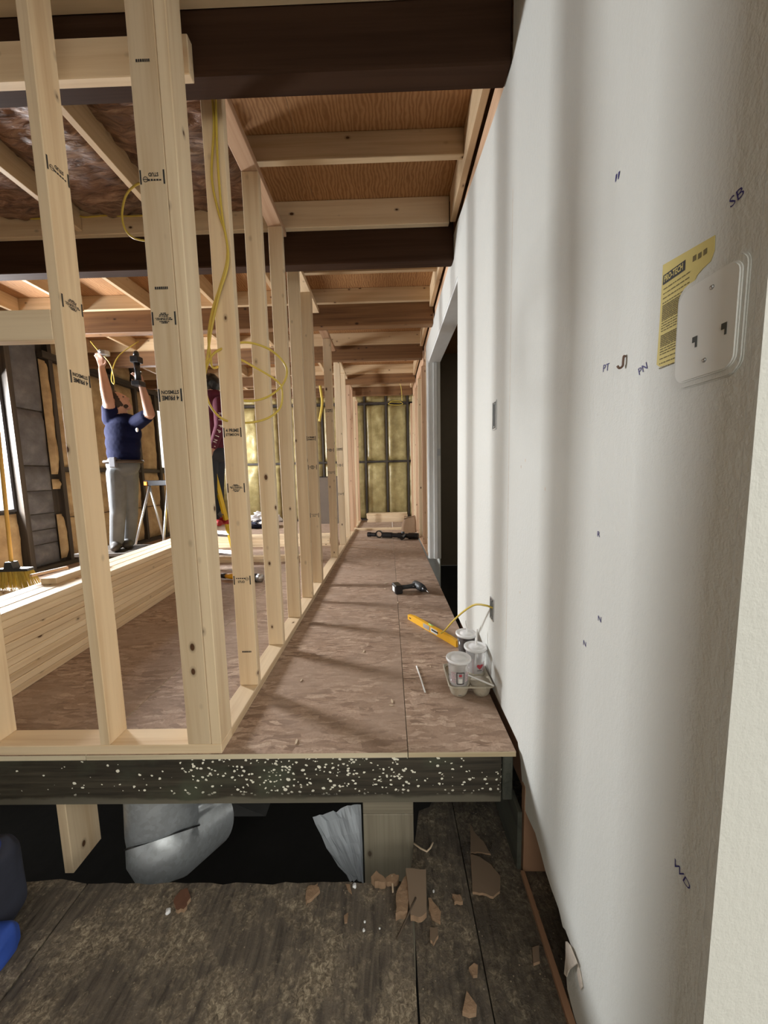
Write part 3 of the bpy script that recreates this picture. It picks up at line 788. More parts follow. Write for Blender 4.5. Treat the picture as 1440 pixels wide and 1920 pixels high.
# boards stacked across the room further back, and at the end of the hall
def cross_stack(x0, x1, y0, cols, layers, lab, grp, z0=0.0, skew=0.0):
    for l in range(layers):
        for c in range(cols):
            o = board('lumber_board', x0+RND.uniform(0, .05), x1-RND.uniform(0, .05), y0+c*(W+.003), y0+c*(W+.003)+W, z0+l*S, z0+(l+1)*S-.0006, 0)
            if c == 0: t = lab+', %s layer, near side' % ['bottom', 'second', 'third', 'fourth', 'fifth', 'sixth'][l]
            elif l == layers-1: t = lab+', on top, %s' % ['', 'second', 'third', 'fourth', 'fifth'][c]
            else: t = lab+', hidden behind the near boards'
            tag(o, t, 'board', grp)
cross_stack(-2.35, -0.86, 4.20, 1, 2, 'pale board lying across the room floor', 'boards lying across the room')
cross_stack(-2.75, -0.86, 5.15, 3, 4, 'pale board in the stack across the room', 'boards stacked across the room')
cross_stack(-0.52, 0.40, 7.70, 3, 5, 'brownish board stacked at the far end of the hall', 'boards at the end of the hall')

# ------------------------------------------------------------------ broom behind the pile
fb = Vector((-2.62, 2.25, 0))
ft = at(0, 795, 0, -3.02)
fbb = at(20, 1064, 1, fb.y); 
br = thing('push_broom', 'broom with yellow handle and straw bristles behind the lumber pile', 'broom', (0, 0, 0))
hd = at(22, 1062, 1, 2.40); zb_ = hd.z
bot = at(22, 1102, 1, 2.40)
topp = at(-4, 800, 1, 2.62)
tube('handle', [hd+Vector((0, 0, -.02)), (hd+topp)/2, topp], 0.0115, handle_wood, br, 10, 2)
bm = bmesh.new()
hx0, hx1 = at(-30, 1075, 1, 2.40).x, at(58, 1066, 1, 2.40).x
hc = (hx0+hx1)/2
add_prism(bm, [(hx0, 2.375, hd.z-.035), (hx1, 2.375, hd.z-.030), (hx1-.005, 2.375, hd.z-.012), (hd.x+.035, 2.375, hd.z-.010), (hd.x+.022, 2.375, hd.z+.035), (hd.x-.022, 2.375, hd.z+.035), (hd.x-.035, 2.375, hd.z-.012), (hx0+.005, 2.375, hd.z-.022)], (0, .05, 0))
bmesh.ops.recalc_face_normals(bm, faces=bm.faces); bm_obj('broom_head', bm, grey_plastic, br)
bm = bmesh.new(); rr = random.Random(5)
for k in range(330):
    x = hx0+(hx1-hx0)*rr.random(); y = 2.378+.044*rr.random(); sp_ = (x-hc)*.28
    b0 = Vector((x, y, hd.z-.030)); b1 = Vector((x+sp_+rr.uniform(-.006, .006), y+(y-2.40)*.5, max(.004, hd.z-.03-.125-rr.uniform(0, .012))))
    add_tube(bm, [b0, b1], [.0022, .0015], 4, False)
o = bm_obj('bristles', bm, bristle_mat, br); o['kind'] = 'stuff'
# low plank stand that carries the broom's straw end
o = board('lumber_board', -2.95, -2.30, 2.355, 2.445, 0.0, max(.03, hd.z-.03-.125-.013), 0)
tag(o, 'stacked board end under the straw of the broom', 'board')

# ------------------------------------------------------------------ yellow cables
R_ = .0050
def cab(name, pts, lab, r=R_, seg=8):
    return tag(tube(name, pts, r, yellow_cable, None, seg, 8), lab, 'cable')
A = lambda px, py, y: at(px, py, 1, y)
yA = HS[0]-.012
cab('hanging_cable', [A(398, 180, yA), A(401, 240, yA), A(397, 330, yA), A(409, 395, yA), A(423, 440, yA), A(426, 487, yA), A(412, 540, yA), A(399, 580, yA), A(391, 630, yA), A(395, 668, yA), A(402, 690, yA+.01),
                    A(440, 672, 1.70), A(480, 690, 1.74), A(520, 715, 1.78), A(529, 735, 1.78), A(525, 765, 1.77), A(500, 785, 1.73), A(460, 793, 1.68), A(420, 787, yA), A(394, 760, yA-.01), A(384, 722, yA-.01), A(387, 690, yA-.015), A(402, 662, yA-.02),
                    A(440, 645, 1.66), A(470, 643, 1.70), A(505, 655, 1.74), A(530, 677, 1.78), A(538, 700, 1.78), A(527, 725, 1.77), A(500, 745, 1.73), A(465, 752, 1.68), A(430, 742, 1.64)],
    'yellow cable draped down the nearest hall stud and coiled below')
cab('hanging_cable', [A(404, 180, yA-.002), A(408, 300, yA-.002), A(416, 400, yA-.002), A(428, 485, yA-.006), A(410, 555, yA-.006), A(396, 620, yA-.006), A(386, 690, yA-.006)], 'second yellow cable strand running down the nearest hall stud')
lp = at(292, 330, 1, 2.0)
cab('hanging_cable', [Vector((lp.x, 2.0, 2.79)), at(285, 338, 1, 2.0), at(258, 345, 1, 2.0), at(237, 365, 1, 2.0), at(229, 400, 1, 2.0), at(234, 428, 1, 2.0), at(250, 446, 1, 2.0), at(275, 452, 1, 2.0)], 'short yellow cable loop hanging from the ceiling beside the corner post')
cab('ceiling_cable', [at(x, y, 1, 2.504) for x, y in ((-5, 403), (30, 404), (60, 410), (140, 405), (160, 407), (200, 404), (250, 405), (350, 398))], 'yellow cable stapled along the light joist near the dark beam')
cab('hanging_cable', [at(x, y, 1, 7.9) for x, y in ((728, 757), (735, 752), (748, 752), (755, 757), (750, 759), (735, 759), (728, 757))] + [at(x, y, 1, 7.9) for x, y in ((735, 754), (752, 755))], 'thin cable loop hanging on the far foam wall', .006)
cab('hanging_cable', [at(x, y, 1, 6.5) for x, y in ((746, 714), (751, 722), (753, 735), (754, 752))], 'thin cable dangling from the last hall beams', .005)
cab('hanging_cable', [at(x, y, 1, 6.2) for x, y in ((592, 690), (598, 712), (602, 735), (604, 758), (599, 790))], 'yellow cable bundle hanging far behind the hall studs', .022)

# ------------------------------------------------------------------ things on the right wall
def wp(px, py, off=0.0): return at(px, py, 0, XW-off)
WX, WZ_ = (0, -1, 0), (0, 0, 1)          # on the wall: right in the picture is -Y
def wall_text(s, px, py, size, name='pen_mark', rot=0.0, m_=blue_ink, parent=None):
    bm = bmesh.new(); p = wp(px, py, .0008)
    Fm = frame(p, WX, WZ_) @ Matrix.Rotation(rot, 4, 'Z')
    bm_text(bm, s, Fm, size, bold=False)
    return bm_obj(name, bm, m_, parent if parent is not None else wall_r)
wall_text('SB', 1381, 370, .020, rot=.25)
wall_text('"', 1155, 348, .05, rot=-.2)
wall_text('PT', 1136, 690, .021, rot=-.1); wall_text('PN', 1205, 692, .019, rot=.3)
wall_text('R', 1122, 1002, .018); wall_text('N', 1124, 1161, .018); wall_text('N', 1096, 1207, .018); wall_text('WD', 1278, 1640, .020, rot=-.3)
# yellow instruction sticker
sk = thing('instruction_sticker', 'yellow printed instruction sticker on the white wall, partly under the plastic plate', 'sticker', wp(1262, 590))
so = sk.location
paper = plain('yellow_sticker_paper', (0.62, 0.51, 0.17), 0.6, nscale=30, namt=0.06)
ol = [(1243, 497), (1340, 441), (1339, 470), (1332, 490), (1318, 503), (1306, 517), (1298, 538), (1295, 565), (1292, 620), (1289, 660), (1286, 673), (1237, 688), (1231, 684), (1237, 600)]
prism('paper', [wp(x, y, .0012)-so for x, y in ol], (.0008, 0, 0), paper, sk)
bm = bmesh.new(); tl = wp(1243, 514, .0016)-so; Fm = frame(tl, WX, WZ_)
uw = (wp(1243, 514)-wp(1285, 492)).y
hh = .0145
bm_quad(bm, Fm, 0.001, uw, -.004-hh, -.004+.001)
bm_obj('header_bar', bm, ink, sk)
bm = bmesh.new(); bm_text(bm, 'PRO-TECH', Fm @ Matrix.Translation((uw*.5, -.0108, .0004)), .0080, .0135)
bm_obj('header_text', bm, paper, sk)
bm = bmesh.new(); r5 = random.Random(2)
inkb = plain('faded_print', (0.17, 0.13, 0.045), 0.7)
z = -.026
wl_ = uw*1.25
while z > -.155:
    dense = (-.075 < z < -.052) or (-.118 < z < -.095)
    x = .003
    mw = wl_*(1.0 if z > -.03 else (.98 if z > -.05 else .80 if z > -.1 else .76))
    while x < mw:
        x2 = min(mw, x+r5.uniform(.002, .009)); bm_quad(bm, Fm, x, x2, z-(.0012 if not dense else .0016), z+.0006); x = x2+(.0008 if dense else .0014)
    z -= (.0030 if dense else r5.choice((.0042, .0042, .0075)))
bm_obj('print_lines', bm, inkb, sk)
bm = bmesh.new()
for px, py in ((1302, 484), (1312, 479), (1322, 472)):
    p = Fm.inverted() @ (wp(px, py, .0016)-so); bm_quad(bm, Fm, p.x-.003, p.x+.003, p.y-.004, p.y+.004)
bm_obj('print_icons', bm, inkb, sk)
# plastic wall plate
c1, c2 = wp(1397, 590), wp(1293, 640)
pl = thing('mounting_plate', 'white rounded plastic mounting plate screwed to the wall beside the yellow sticker', 'wall plate', (XW, (0.487+0.60)/2, 1.155))
def rrect(w_, h_, r, n=6, x=0, y=0):
    pts = []
    for cx, cy, a0 in ((w_/2-r, h_/2-r, 0), (-w_/2+r, h_/2-r, PI/2), (-w_/2+r, -h_/2+r, PI), (w_/2-r, -h_/2+r, 1.5*PI)):
        for k in range(n+1): pts.append((x+cx+r*math.cos(a0+PI/2*k/n), y+cy+r*math.sin(a0+PI/2*k/n)))
    return pts
def wplate(w_, h_, r, d0, d1, name, m_, x=0, y=0.0795, bev=.002):
    bm = bmesh.new(); pts = rrect(w_, h_, r, 6, x, y)
    add_prism(bm, [(-d0, -px, py) for px, py in pts], (-(d1-d0), 0, 0)); bmesh.ops.recalc_face_normals(bm, faces=bm.faces)
    if bev:
        top = [e for e in bm.edges if all(abs(v.co.x+d1) < 1e-6 for v in e.verts)]
        bmesh.ops.bevel(bm, geom=top, offset=bev, segments=2, affect='EDGES')
    return bm_obj(name, bm, m_, pl)
wplate(.113, .159, .022, 0, .0030, 'backplate', drywall)
wplate(.100, .140, .018, .003, .0065, 'raised_face', white_plastic)
for px, py in ((1344, 538), (1329, 675)):
    p = wp(px, py)-pl.location; lathe('screw', [(.0001, .0088), (.0022, .0085), (.0034, .0066)], steel, pl, 12).matrix_local = Matrix.Translation((0, p.y, p.z)) @ Matrix.Rotation(-PI/2, 4, 'Y')
slot = plain('slot_shadow', (0.06, 0.065, 0.06), 0.6)
for px, py in ((1311, 640), (1367, 615)):
    p = wp(px, py)-pl.location
    prism('slot', [(-.0067, p.y-a*.001, p.z+b_*.001) for a, b_ in ((-4, 7), (4, 7), (4, -9), (1.2, -9), (1.2, -1), (-4, -1))], (-.0006, 0, 0), slot, pl)
# coat hook
hk = wp(1173, 678)
tag(tube('wall_hook', [Vector(hk)+Vector(v) for v in ((-.001, 0, .010), (-.004, 0, .010), (-.005, 0, 0), (-.005, .001, -.008), (-.009, .004, -.011), (-.012, .006, -.006))], .0022, plain('brown_hook', (.16, .09, .06), .5), None, 8, 4), 'small brown metal hook on the white wall between the pen marks', 'hook')
# empty switch box and outlet box
def ebox(lab, px0, py0, px1, py1, name):
    a, b_ = wp(px0, py0), wp(px1, py1)
    y, z0, z1 = (a.y+b_.y)/2, min(a.z, b_.z), max(a.z, b_.z); hw_ = .027
    t = thing(name, lab, 'electrical box', (XW, y, z0)); h = z1-z0
    for (y0, y1, q0, q1) in ((-hw_, hw_, h-.006, h), (-hw_, hw_, 0, .006), (-hw_, -hw_+.004, .006, h-.006), (hw_-.004, hw_, .006, h-.006)):
        box('rim', -.004, -.0002, y0, y1, q0, q1, steel, t)
    box('inside', -.0015, -.0003, -hw_+.0042, hw_-.0042, .0062, h-.0062, slot, t)
    for q0 in (.010, h-.014): box('screw_ear', -.0045, -.0016, -.006, .006, q0, q0+.006, steel, t)
    return t
ebox('empty switch box in the white wall above the cups', 928, 752, 928, 806, 'switch_box')
ebox('open outlet box low on the white wall with a cable coming out', 923, 1121, 923, 1162, 'outlet_box')
# taped vertical joint line in the drywall
p = wp(925, 1140)
lvp = at(826, 1190, 2, .03)
cab('outlet_cable', [(XW-.002, p.y, p.z), (XW-.03, p.y+.02, p.z+.005), at(890, 1134, 1, p.y+.08), at(870, 1146, 1, p.y+.17), at(850, 1164, 1, p.y+.29), at(835, 1181, 1, lvp.y-.03), (lvp.x, lvp.y-.015, .045)], 'yellow cable arching from the outlet box down to the level', .005)

# ------------------------------------------------------------------ things on the hall floor
# spirit level
l0, l1 = at(764.5, 1161, 2, 0), at(855, 1214, 2, 0)
lv = thing('spirit_level', 'yellow torpedo level lying on the floor beside the cups', 'level', (l0+l1)/2, math.atan2((l1-l0).y, (l1-l0).x))
LL = (l1-l0).length
prism('level_body', [(-LL/2, 0, 0), (LL/2, 0, 0), (LL/2, 0, .040), (LL/2-.06, 0, .044), (-LL/2+.06, 0, .044), (-LL/2, 0, .034)], (0, .022, 0), yellow_paint, lv)
for k, x in enumerate((-.035, .045)): box('label_plate', x-.033, x+.033, -.0012, -.0001, .008, .037, [steel, white_plastic][k % 2], lv)
box('label_plate', .02, .085, -.0014, -.0012, .020, .030, black_plastic, lv)
lathe('vial', [(.0001, -.02), (.006, -.02), (.006, .02), (.0001, .02)], plain('green_vial', (.45, .65, .15), .2), lv, 12).matrix_local = Matrix.Translation((0, .011, .0445)) @ Matrix.Rotation(PI/2, 4, 'Y')
box('hang_hole', -LL/2+.02, -LL/2+.040, -.0008, -.0001, .014, .022, black_plastic, lv)

# cordless drill lying on its side
def make_drill(name, lab, loc, rz, rot=None, body=None):
    t = thing(name, lab, 'drill', loc, rz, rot=rot)
    bd = body or grey_plastic
    # local: lying flat, x along the handle towards the motor; battery at x=0
    bm = bmesh.new(); add_box(bm, -.055, .012, -.060, .060, .002, .078, .008); bm_obj('battery', bm, black_plastic, t)
    box('battery_label', -.0562, -.055, -.03, .032, .016, .060, white_plastic, t)
    bm = bmesh.new(); add_tube(bm, smoothpath([(.005, 0, .040), (.05, .004, .040), (.11, .010, .040), (.15, .016, .040)], 4), [.026, .024, .022, .021, .020, .020, .020, .020, .021, .022, .024, .026, .028], 12, True, 1.0); bm_obj('handle', bm, bd, t, smooth=True)
    bm = bmesh.new(); add_tube(bm, [(.165, .075, .042), (.168, .06, .042), (.172, .02, .042), (.180, -.04, .042), (.186, -.085, .042)], [.020, .032, .036, .035, .030], 14); bm_obj('motor_housing', bm, bd, t, smooth=True)
    bm = bmesh.new(); add_tube(bm, [(.1865, -.0855, .042), (.19, -.115, .042), (.194, -.14, .042)], [.024, .022, .012], 14); bm_obj('chuck', bm, black_plastic, t, smooth=True)
    bm = bmesh.new(); add_tube(bm, [(.1945, -.1405, .042), (.20, -.185, .036)], [.004, .003], 8); bm_obj('driver_bit', bm, steel, t, smooth=True)
    bm = bmesh.new(); add_tube(bm, [(.12, -.014, .040), (.145, -.022, .040)], [.009, .010], 8); bm_obj('trigger', bm, black_plastic, t, smooth=True)
    return t
d0, d1 = at(743, 1112, 2, 0.0), at(789, 1114, 2, 0)
make_drill('cordless_drill', 'black and grey cordless drill lying on the hall floor', d0+Vector((.03, .02, 0)), 0.28)
# fallen shavings and a white straw on the floor
s0, s1 = at(781, 1249, 2, .004), at(797, 1298, 2, .004)
white_paper = plain('white_paper', (.78, .77, .74), .6)
tag(tube('paper_straw', [s0, (s0+s1)/2+Vector((.001, 0, 0)), s1], .004, white_paper, None, 8, 3), 'white paper-wrapped straw lying on the floor left of the drink carrier', 'straw')
r8 = random.Random(11)
chip = plain('pale_wood_chip', (.62, .50, .36), .7)
for (px, py, sz) in ((565, 1276, .022), (735, 1315, .030), (733, 1323, .018), (682, 1222, .03), (556, 1391, .028), (807, 1250, .016), (724, 1094, .05), (746, 1130, .03), (722, 1104, .03)):
    p = at(px, py, 2, 0.0); a = r8.uniform(0, PI)
    u_ = Vector((math.cos(a), math.sin(a), 0)); v_ = Vector((-u_.y, u_.x, 0))
    pts = [u_*sz*.5+v_*sz*.05, u_*sz*.1+v_*sz*.16, -u_*sz*.5+v_*sz*.10, -u_*sz*.42-v_*sz*.12, u_*sz*.2-v_*sz*.14]
    o = prism('wood_chip', pts, (0, 0, .003), chip, None, loc=(p.x, p.y, 0.0005))
    where = ('near the level' if py > 1240 and px > 600 else 'by the bottom plate' if px < 600 else 'near the drill')
    tag(o, 'small pale wood chip on the hall floor %s' % where, 'wood chip', 'wood chips %s' % where)
# drink carrier
pulp = plain('grey_beige_paper_pulp', (.47, .42, .33), .85, nscale=120, namt=.10, bumpamt=.3)
tc0 = (at(838, 1290, 2, .05)+at(914, 1250, 2, .05))/2
CW = .205
ca = thing('drink_carrier', 'beige pulp drink carrier on the floor against the white wall', 'drink carrier', (tc0.x-.005, tc0.y, 0))
# moulded tray: rim plane with four cup wells
n = 44; bm = bmesh.new(); grid = []
for j in range(n+1):
    row = []
    for i in range(n+1):
        x = (i/n-.5)*CW; y = (j/n-.5)*CW
        z = .058
        best = 0
        for cx in (-.052, .052):
            for cy in (-.052, .052):
                d = math.hypot(x-cx, y-cy)
                best = max(best, min(1, max(0, (.050-d)/.012)))
        e = min(1, (CW/2-max(abs(x), abs(y)))/.012)
        ridge = .012*max(0, 1-max(abs(x), abs(y))/.03)
        z = .060 - (.010 if e >= 1 else 0)*(1-best) - .052*best + ridge*(1-best)
        row.append(bm.verts.new((x, y, z)))
    grid.append(row)
for j in range(n):
    for i in range(n): bm.faces.new((grid[j][i], grid[j][i+1], grid[j+1][i+1], grid[j+1][i]))
bm_obj('tray', bm, pulp, ca, smooth=True)
bm = bmesh.new()
pr = rrect(CW+.004, CW+.004, .022, 5); pi_ = rrect(CW-.014, CW-.014, .018, 5); ps = rrect(CW-.004, CW-.004, .02, 5)
k = len(pr)
vo = [bm.verts.new((x, y, .057)) for x, y in pr]; vt = [bm.verts.new((x, y, .064)) for x, y in ps]; vi = [bm.verts.new((x, y, .055)) for x, y in pi_]
for i in range(k):
    bm.faces.new((vo[i], vo[(i+1) % k], vt[(i+1) % k], vt[i])); bm.faces.new((vt[i], vt[(i+1) % k], vi[(i+1) % k], vi[i]))
bm_obj('rim', bm, pulp, ca, smooth=True)
for cx in (-.052, .052):
    for cy in (-.052, .052):
        lathe('foot_cup', [(.0001, .0005), (.030, .0005), (.036, .006), (.049, .056)], pulp, ca, 20, (cx, cy, 0))
CZ = ca.location
# cups
def mk_clear(name, col, alpha, rough=.15):
    m, nt, b = new_mat(name)
    b.inputs['Base Color'].default_value = (*col, 1); b.inputs['Roughness'].default_value = rough
    b.inputs['Alpha'].default_value = alpha
    return m
cup_plastic = mk_clear('clear_cup_plastic', (.72, .72, .73), .38, .15)
lid_plastic = mk_clear('frosted_lid_plastic', (.92, .92, .92), .80, .25)
cup_clear = mk_clear('glassy_cup_plastic', (.75, .75, .75), .14, .08)
cola = plain('dark_cola', (.018, .010, .010), .12, nscale=20, namt=.2)
melt = mk_clear('melted_ice_water', (.60, .54, .54), .62, .12)
redp = plain('red_print', (.45, .05, .07), .5)
pinkp = plain('pale_pink_print', (.55, .36, .38), .5)
def make_cup(lab, loc, drink, h, rt, printed, straw, rz=0.0):
    t = thing('drink_cup', lab, 'cup', loc, rz, 'takeaway cups')
    rb = rt*.70
    lathe('cup_wall', [(.0001, .001), (rb, .001), (rb+.002, .006), (rt-.003, h-.008), (rt, h-.003), (rt, h)], cup_clear if drink is cola else cup_plastic, t, 32)
    hd_ = h*(.86 if drink is cola else .45); rd = rb+(rt-rb)*hd_/h
    lathe('drink', [(.0001, .004), (rb-.002, .004), (rd-.003, hd_), (.0001, hd_)], drink, t, 28)
    lathe('lid', [(rt+.0025, h-.007), (rt+.0045, h-.002), (rt+.0040, h+.004), (rt-.001, h+.0065), (rt-.006, h+.002), (rt*.62, h+.002), (rt*.60, h+.0055), (rt*.2, h+.0055), (.0001, h+.0055)], lid_plastic, t, 36)
    def arc(a0, a1, z0, z1, m_, name, off=.0008):
        bm = bmesh.new(); nn = 10; top = []; bt = []
        for k in range(nn+1):
            a = a0+(a1-a0)*k/nn
            r0 = rb+.002+(rt-rb-.005)*(z0/h)+off; r1 = rb+.002+(rt-rb-.005)*(z1/h)+off
            bt.append(bm.verts.new((r0*math.cos(a), r0*math.sin(a), z0))); top.append(bm.verts.new((r1*math.cos(a), r1*math.sin(a), z1)))
        for k in range(nn): bm.faces.new((bt[k], bt[k+1], top[k+1], top[k]))
        return bm_obj(name, bm, m_, t)
    f = -PI/2
    if printed == 'box':
        arc(f-.38, f+.38, h*.37, h*.395, ink, 'print', .0012); arc(f-.38, f+.38, h*.705, h*.73, ink, 'print', .0012)
        arc(f-.38, f-.31, h*.38, h*.72, ink, 'print', .0012); arc(f+.31, f+.38, h*.38, h*.72, ink, 'print', .0012)
        arc(f-.14, f+.14, h*.60, h*.67, redp, 'print', .0012); arc(f-.18, f+.18, h*.40, h*.54, white_plastic, 'print', .0012)
        arc(f-.26, f+.26, h*.16, h*.17, ink, 'print', .0012); arc(f-.26, f+.26, h*.25, h*.26, ink, 'print', .0012)
        for k in range(7): arc(f-.95, f-.45-.07*(k % 3), h*(.40+.048*k), h*(.42+.048*k), pinkp, 'print')
        for k in range(6): arc(f+.50, f+.9-.06*(k % 2), h*(.44+.048*k), h*(.46+.048*k), pinkp, 'print')
    elif printed == 'heart':
        bm = bmesh.new(); r0 = rb+.004+(rt-rb-.005)*.5
        pts = []
        for k in range(24):
            a = 2*PI*k/24; hx = .016*math.sin(a)**3; hz = .001*(13*math.cos(a)-5*math.cos(2*a)-2*math.cos(3*a)-math.cos(4*a))
            aa = f+.15+hx/r0; zz = h*.52+hz; rr_ = rb+.002+(rt-rb-.005)*(zz/h)+.0022
            pts.append(bm.verts.new((rr_*math.cos(aa), rr_*math.sin(aa), zz)))
        bm.faces.new(pts); bm_obj('heart_print', bm, redp, t)
        arc(f-.15, f+.4, h*.38, h*.40, ink, 'print'); arc(f-.62, f-.58, h*.25, h*.75, pinkp, 'print')
        for k in range(6): arc(f+.5, f+.85, h*(.36+.05*k), h*(.385+.05*k), pinkp, 'print')
    if straw:
        tube('straw', [(.0, 0, .02), (.004, .004, h*.7), (.008, .008, h+.02), straw], .0038, white_paper, t, 8, 4)
    return t
def on(px, py, z): return at(px, py, 2, z)
hc_ = .165; zw = .010
p = on(850, 1232, zw+hc_); make_cup('nearly empty clear cup with a black-framed print, nearest of the three', (CZ.x-.052, CZ.y-.052, zw), melt, hc_, .054, 'box', None)
make_cup('clear cup with a red heart print standing in the carrier by the wall', (CZ.x+.052, CZ.y+.052, zw), melt, hc_, .052, 'heart', (.012, .012, hc_+.085), .1)
p = on(874, 1186, .17); make_cup('cup full of dark cola behind the drink carrier', (min(p.x, .405), p.y, 0.0), cola, .165, .052, None, (-.006, -.010, .165+.075))
a, b_ = at(868, 1262, 2, .078), at(926, 1286, 2, .070)
tag(tube('paper_straw', [a, (a+b_)/2, b_], .0042, white_paper, None, 8, 3), 'white paper straw resting across the drink carrier', 'straw')

# black pipe fittings further down the hall
abs_ = plain('black_abs_plastic', (.010, .010, .012), .28, nscale=12, namt=.2)
def pf(px, py, z=.0): return at(px, py, 2, z)
pa, pb = pf(690, 1008), pf(800, 1012)
ang = math.atan2((pb-pa).y, (pb-pa).x); LP = (pb-pa).length
pp = thing('pipe_assembly', 'black plastic drain pipe with couplings and a tee lying across the hall', 'pipe', pa, ang)
rp = .042
def pt(name, x0, x1, r, par): 
    bm = bmesh.new(); add_tube(bm, [(x0, 0, rp+.012), (x1, 0, rp+.012)], r, 18); return bm_obj(name, bm, abs_, par, smooth=False)
LP = min(LP, .86)
pt('pipe', .0, .14, rp*.82, pp); pt('coupling', .0, .05, rp, pp)
bm = bmesh.new()
for k in range(24):
    a0, a1 = 2*PI*k/24, 2*PI*(k+1)/24
    for (ra, rb_, ya, yb) in ((.045, .062, -.02, -.02), (.062, .062, -.02, .02), (.062, .045, .02, .02), (.045, .045, .02, -.02)):
        bm.faces.new([bm.verts.new((.20+rr_*math.cos(a), yy, .066+rr_*math.sin(a))) for a, rr_, yy in ((a0, ra, ya), (a1, ra, ya), (a1, rb_, yb), (a0, rb_, yb))])
bmesh.ops.remove_doubles(bm, verts=bm.verts, dist=1e-5); bmesh.ops.recalc_face_normals(bm, faces=bm.faces); bm_obj('ring_hub', bm, abs_, pp)
pt('pipe', .255, LP, rp*.9, pp); pt('coupling', .255, .42, rp*1.1, pp); pt('coupling', .52, .60, rp*1.1, pp); pt('coupling', LP-.16, LP, rp*1.2, pp)
bm = bmesh.new(); add_tube(bm, [(.64, 0, rp+.012), (.62, -.14, rp*.9)], rp*.8, 16); bm_obj('tee_branch', bm, abs_, pp)
bm = bmesh.new(); add_tube(bm, [(.60, .0, rp+.012), (.60, .02, rp+.07)], rp*.7, 16); bm_obj('tee_branch', bm, abs_, pp)
# brown paper bag by the doorway
bag_m = plain('brown_paper_bag', (.33, .215, .13), .8, nscale=10, namt=.15, bumpamt=.4)
q = at(786, 990, 2, 0)
bgt = thing('paper_bag', 'crumpled brown paper bag on the hall floor beyond the pipe', 'bag', (.335, 6.26, 0), .2)
bm = bmesh.new(); nn = 20; rings = []
for j in range(9):
    f = j/8; row = []
    for k in range(nn):
        a = 2*PI*k/nn
        sx = .135*(1-.25*f**2); sy = .075*(1-.35*f)
        c, s_ = math.cos(a), math.sin(a)
        x = sx*math.copysign(abs(c)**.5, c); y = sy*math.copysign(abs(s_)**.5, s_)
        j_ = .012*noise.noise(Vector((c*2, s_*2, f*4)))
        row.append(bm.verts.new((x*(1+j_*4)+.02*f, y*(1+j_*4), f*.27*(1+(.12*c if j == 8 else 0)))))
    rings.append(row)
for j in range(8):
    for k in range(nn): bm.faces.new((rings[j][k], rings[j][(k+1) % nn], rings[j+1][(k+1) % nn], rings[j+1][k]))
bm.faces.new(list(reversed(rings[0])))
bm_obj('bag_body', bm, bag_m, bgt)
bm = bmesh.new(); add_tube(bm, [(x*.13*.76+.02, y*.075*.66, .275+.012*math.sin(3*a)) for a in [2*PI*k/20 for k in range(21)] for x, y in [(math.cos(a), math.sin(a))]], .006, 5); bm_obj('rolled_top', bm, bag_m, bgt)

# ------------------------------------------------------------------ room floor: small tools, rubble, leaning sheet
g0, g1 = at(424, 1081, 2, .03), at(492, 1086, 2, .03)
gr_ = thing('angle_grinder', 'yellow and grey power tool lying on the floor behind the nearest hall stud', 'power tool', ((g0+g1)/2).to_2d().to_3d(), math.atan2((g1-g0).y, (g1-g0).x))
gl_ = (g1-g0).length/2
bm = bmesh.new(); add_tube(bm, [(-gl_, 0, .036), (-gl_+.06, 0, .036), (-.02, 0, .036)], [.022, .030, .033], 14); bm_obj('tool_body', bm, yellow_paint, gr_, smooth=True)
bm = bmesh.new(); add_tube(bm, [(-.0195, 0, .038), (.06, 0, .040), (gl_-.05, 0, .042)], [.036, .040, .040], 14); bm_obj('motor_housing', bm, grey_plastic, gr_, smooth=True)
bm = bmesh.new(); add_tube(bm, [(gl_-.0495, 0, .042), (gl_, 0, .042)], [.041, .036], 14); bm_obj('gear_head', bm, steel, gr_, smooth=True)
bm = bmesh.new(); add_tube(bm, [(-gl_-.05, 0, .036), (-gl_-.0005, 0, .036)], [.026, .026], 12); bm_obj('battery', bm, black_plastic, gr_, smooth=True)
lean = thing('leaning_sheet', 'brown hardboard sheet standing against the far foam wall', 'sheet', (-1.42, 7.62, 0), 0)
bm = bmesh.new(); add_prism(bm, [(-.35, 0, 0), (.35, 0, 0), (.35, .22, 1.02), (-.35, .22, 1.02)], (0, .012, 0)); bmesh.ops.recalc_face_normals(bm, faces=bm.faces); bm_obj('sheet_panel', bm, plain('dark_brown_hardboard', (.15, .115, .085), .6, nscale=6, namt=.1), lean)
box('top_edge_strip', -.352, .352, .205, .245, 1.018, 1.032, black_plastic, lean)
scrap = plain('white_plastic_film', (.75, .75, .76), .35, nscale=10, namt=.1)
dk = plain('dark_blue_cloth', (.03, .035, .07), .8, nscale=20, namt=.3)
rb = thing('rubbish_heap', 'heap of white plastic film and dark cloth on the floor by the far foam wall', 'rubbish', (-2.72, 7.25, 0), 0)
for (m_, dx, sc, hz, nm) in ((scrap, .12, .28, .34, 'plastic_film'), (dk, -.10, .30, .20, 'dark_cloth'), (scrap, -.32, .20, .14, 'plastic_film')):
    bm = bmesh.new(); bmesh.ops.create_icosphere(bm, subdivisions=4, radius=1)
    for v in bm.verts:
        nn_ = 1+.55*noise.noise(v.co*2.3+Vector((dx*9, 0, 0)))+.25*noise.noise(v.co*6)
        v.co = Vector((dx+v.co.x*sc*nn_, v.co.y*sc*.7*nn_, max(0, hz*.5+v.co.z*hz*.5*nn_)))
    bm_obj(nm, bm, m_, rb)

